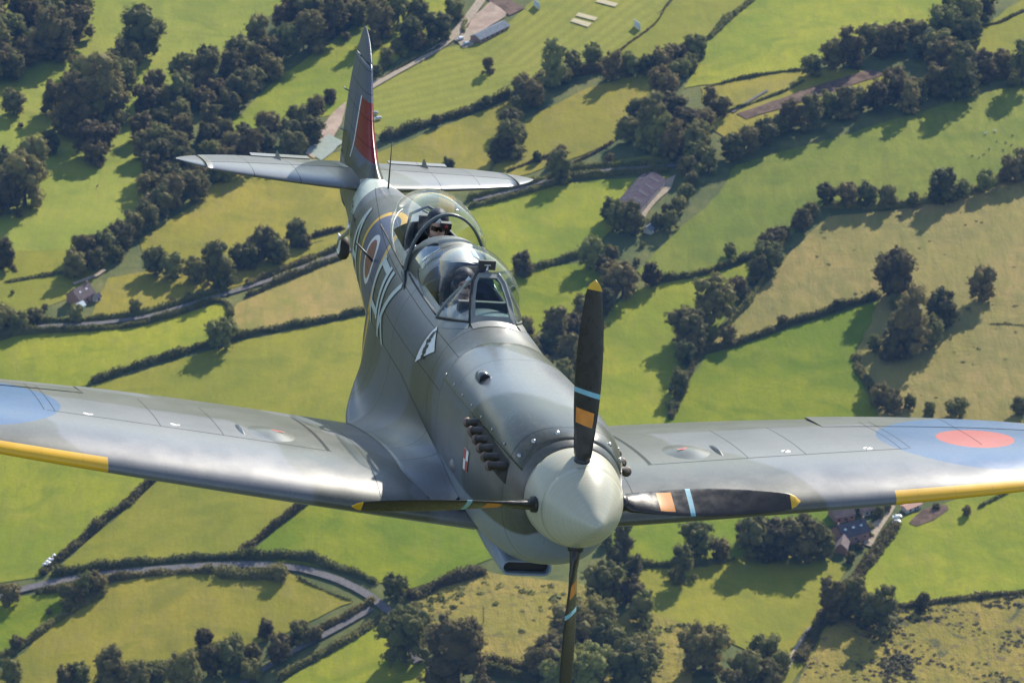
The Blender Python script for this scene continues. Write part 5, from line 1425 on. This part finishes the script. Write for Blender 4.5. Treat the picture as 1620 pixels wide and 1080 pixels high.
house((1316,822), (1346,816), 9, 3.6, 2.8, M_TILE, M_BRICK, 'byre', 'low brown-roofed byre above the slate farmhouse', 'building', 0, 0, 1, 3)
house((1360,812), (1382,806), 7, 3.0, 2.4, M_TILE, M_REND, 'cottage', 'pale brown cottage right of the low byre', 'house', 0, 1, 1, 2)
house((1430,809), (1453,800), 4.5, 2.2, 1.1, M_PINK, M_REND, 'shed', 'rusty red roofed shed beside the bare soil', 'shed', 0, 0, 1, 2)
house((116,482), (140,470), 10, 4.6, 4.2, M_TILE, M_BRICK, 'cottage', 'brown-roofed cottage above the valley lane at left', 'house', 2, 2, 1, 3)
house((122,490), (131,486), 4, 2.2, 1.6, M_PALE, M_PALE, 'garden_room', 'pale green garden room in front of the cottage', 'building', 0, 0, 0, 1)
house((148,477), (156,473), 4, 2.4, 1.4, M_SLATE, M_REND, 'garage', 'small dark garage right of the cottage at left', 'shed', 0, 0, 1, 1)
def screen(px, py, w, h, label):
    p = gp(px, py); r = empty('sight_screen'); r.location = p; r.rotation_euler = (0, 0, R(-62)); tag(r, label, 'sight screen', 'cricket sight screens')
    pn = MB().box((0, 0, h / 2 + .6), (w, .15, h)).build('panel', M_PALE, r, False)
    for k in (-1, 1):
        MB().box((k * w * .4, .9, h * .45), (.15, 1.9, .15), Matrix.Rotation(R(-42), 3, 'X')).build('strut', M_METAL, r, False)
        MB().box((k * w * .4, 0, .4), (.15, 2.2, .2)).build('foot', M_METAL, r, False)
screen(849, 13, 7.5, 4.2, 'white sight screen near the sand paddock'); screen(1008, 46, 7.5, 4.5, 'white sight screen on the far boundary right of the strips')
def car(px, py, ang, paint, label, van=False):
    p = gp(px, py, 1.0); r = empty('parked_car'); r.location = (p.x, p.y, terr(p.x, p.y) + .75); r.rotation_euler = (0, 0, ang); r.scale = (1.12,) * 3; tag(r, label, 'car', 'parked vehicles')
    prof_ = [(-2.1, .35), (-2.15, .7), (-1.95, .95), (-1.35, 1.02), (-.75, 1.45), (.9, 1.48 if not van else 1.9), (1.75, 1.05 if not van else 1.85), (2.1, .95), (2.15, .4)]
    if van: prof_ = [(-2.3, .35), (-2.35, .8), (-2.0, 1.1), (-1.5, 1.2), (-1.0, 1.9), (2.2, 1.95), (2.3, .4)]
    n = len(prof_); V = []
    for s, ww in ((-1, .85), (1, .85)):
        V += [(x, s * (ww - (.16 if z > 1.2 else 0)), z) for x, z in prof_]
    F = [tuple(range(n))[::-1], tuple(range(n, 2 * n))] + [(i, (i + 1) % n, n + (i + 1) % n, n + i) for i in range(n)]
    mesh('body', V, F, paint, r, False)
    MB().box((.1, 0, 1.27), (1.5, 1.46, .30)).build('side_window', M_WIN, r, False)
    MB().box((-1.08, 0, 1.24), (.06, 1.3, .46), Matrix.Rotation(R(52), 3, 'Y')).build('windscreen', M_WIN, r, False)
    for x in (-1.35, 1.35):
        for s in (-1, 1):
            w_ = MB().lathe([(-.1, .05), (-.1, .32), (.1, .32), (.1, .05)], 'Y', 16, (x, s * .80, .33)).build('wheel', M_RUBBER, r)
            MB().lathe([(s * .105, .01), (s * .105, .2)], 'Y', 12, (x, s * .80, .33)).build('rim', M_METAL, w_)
    for s in (-1, 1): MB().box((-2.14, s * .6, .72), (.06, .35, .16)).build('headlight', M_PALE, r, False)
M_CW = plain('white_car_paint', (.72, .74, .76), .25); M_CS = plain('silver_car_paint', (.45, .50, .55), .25, .3); M_CD = plain('grey_car_paint', (.20, .23, .25), .25)
car(728, 62, R(35), M_CW, 'white car left of the clubhouse, the further of two'); car(737, 70, R(35), M_CS, 'silver car left of the clubhouse, the nearer of two')
car(1419, 818, R(10), M_CW, 'white car beside the farm hedge, the further of two'); car(1417, 826, R(12), M_CS, 'silver car beside the farm hedge, the nearer of two')
car(598, 188, R(30), M_CS, 'silver car on the sports field right of the fin'); car(592, 180, R(20), M_CD, 'grey car on the sports field touching the fin edge')
def beast(px, py, ang, s, mat, name, label, cat, group):
    p = gp(px, py); p.z = terr(p.x, p.y) + .45
    b = MB(); n = 12
    rows = [(-.62, .62, .05, .05), (-.56, .64, .17, .17), (-.35, .62, .22, .24), (.0, .60, .23, .25), (.35, .64, .21, .23), (.55, .74, .14, .16), (.70, .88, .09, .11), (.82, .92, .08, .09), (.98, .84, .055, .06), (1.04, .82, .02, .02)]
    v = []
    for x, z, ry, rz in rows: v += [(x, ry * math.cos(2 * math.pi * k / n), z + rz * math.sin(2 * math.pi * k / n)) for k in range(n)]
    b.add(v, grid_faces(len(rows), n, True))
    for x, kx in ((.38, .03), (-.42, -.06)):
        for sy in (-1, 1): b.tube([(x, sy * .12, .55), (x + kx, sy * .13, .32), (x, sy * .13, .15), (x + .02, sy * .13, 0)], [.10, .06, .04, .045], 8)
    for sy in (-1, 1): b.tube([(.84, sy * .06, .97), (.82, sy * .12, 1.03)], [.03, .01], 6)
    b.tube([(-.60, 0, .72), (-.72, 0, .6), (-.72, 0, .35)], [.035, .03, .015], 6)
    o = b.build(name, mat); o.location = p; o.rotation_euler = (0, 0, ang); o.scale = (s,) * 3; return tag(o, label, cat, group)
M_WOOL = plain('wool', (.62, .60, .54), .95); M_DWOOL = plain('dark_wool', (.10, .085, .07), .95); M_HIDE = plain('brown_hide', (.20, .09, .045), .6)
DARKS = []
for i, (x, y, m) in enumerate([(1559,214,0),(1574,210,0),(1577,226,1),(1591,228,1),(1602,217,1),(1538,249,1),(1549,252,1),(1565,238,1),(1587,240,1),(1556,247,1),(1600,232,1)]):
    if m == 0: beast(x, y, .3 + i * 2.1, 1.5, M_WOOL, 'sheep', 'white sheep on the green hillside, the %s of two white ones' % ('left' if i == 0 else 'right'), 'sheep', 'grazing sheep')
    else: DARKS.append((x, y, i))
for j, (x, y, i) in enumerate(sorted(DARKS)): beast(x, y, .7 * i, 1.2, M_DWOOL, 'sheep', ORD[j] + ' dark sheep from the left on the green hillside', 'sheep', 'dark grazing sheep')
beast(1544, 940, 2.6, 1.75, M_HIDE, 'horse', 'brown horse at the lower edge of the field above the heath', 'horse', None)
beast(154, 297, 1.0, 1.5, M_DWOOL, 'cow', 'dark cow standing alone in the pale meadow at left', 'cow', None)
M_WRAP = plain('bale_wrap_white', (.66, .68, .70), .4); M_WRAPB = plain('bale_wrap_black', (.03, .03, .032), .4)
nb_ = {0: 0, 1: 0}
for i, (x, y) in enumerate(sorted([(70,896),(74,892),(78,888),(82,885),(86,882),(73,898),(78,894),(83,889)])):
    p = gp(x, y); m = M_WRAP if i not in (1, 5) else M_WRAPB
    o = MB().lathe([(-.75, .02), (-.75, .72), (-.68, .8), (.68, .8), (.75, .72), (.75, .02)], 'X', 18, (0, 0, .95)).build('silage_bale', m); o.location = (p.x, p.y, terr(p.x, p.y) + .3); o.rotation_euler = (0, 0, .4 + .2 * i)
    kw_ = int(m is M_WRAP); nb_[kw_] += 1
    tag(o, ORD[nb_[kw_] - 1] + (' white' if m is M_WRAP else ' black') + ' wrapped bale from the left in the heap beside the straight hedge', 'bale', ('white' if m is M_WRAP else 'black') + ' wrapped bales')
def pole(px, py, h, label):
    p = gp(px, py); r = empty('utility_pole'); r.location = (p.x, p.y, terr(p.x, p.y)); tag(r, label, 'pole', 'wooden poles')
    MB().tube([(0, 0, -.3), (0, 0, h)], [.22, .15], 8).build('post', M_BARK, r); MB().box((0, 0, h - .8), (1.8, .15, .15)).build('crossarm', M_BARK, r, False)
pole(765, 985, 9, 'wooden pole standing in the rough ground under the intake'); pole(193, 908, 9, 'wooden pole by the tarmac lane at lower left'); pole(497, 1016, 9, 'wooden pole beside the side lane at the bottom')
# ================================================================== summer haze in the air below the lens
zlo = min(terr(x, y) for x in range(-700, 701, 50) for y in range(1400, 3201, 50)) - 1.0
ztop = HCAM + 6.0; ex = 47500.0
hz = MB().box((0, 0, (zlo + ztop) / 2), (2 * ex, 2 * ex + 6000, ztop - zlo)).build('haze', None, None, False)
tag(hz, kind='stuff')
hm = bpy.data.materials.new('haze_air'); hm.use_nodes = True; hn_ = hm.node_tree.nodes; hn_.remove(next(n for n in hn_ if n.type == 'BSDF_PRINCIPLED'))
pv = hn_.new('ShaderNodeVolumePrincipled'); pv.inputs['Color'].default_value = (.17, .42, 1.0, 1); pv.inputs['Density'].default_value = 1.7e-5; pv.inputs['Anisotropy'].default_value = .2
hm.node_tree.links.new(pv.outputs[0], next(n for n in hn_ if n.type == 'OUTPUT_MATERIAL').inputs['Volume'])
hz.data.materials.append(hm)
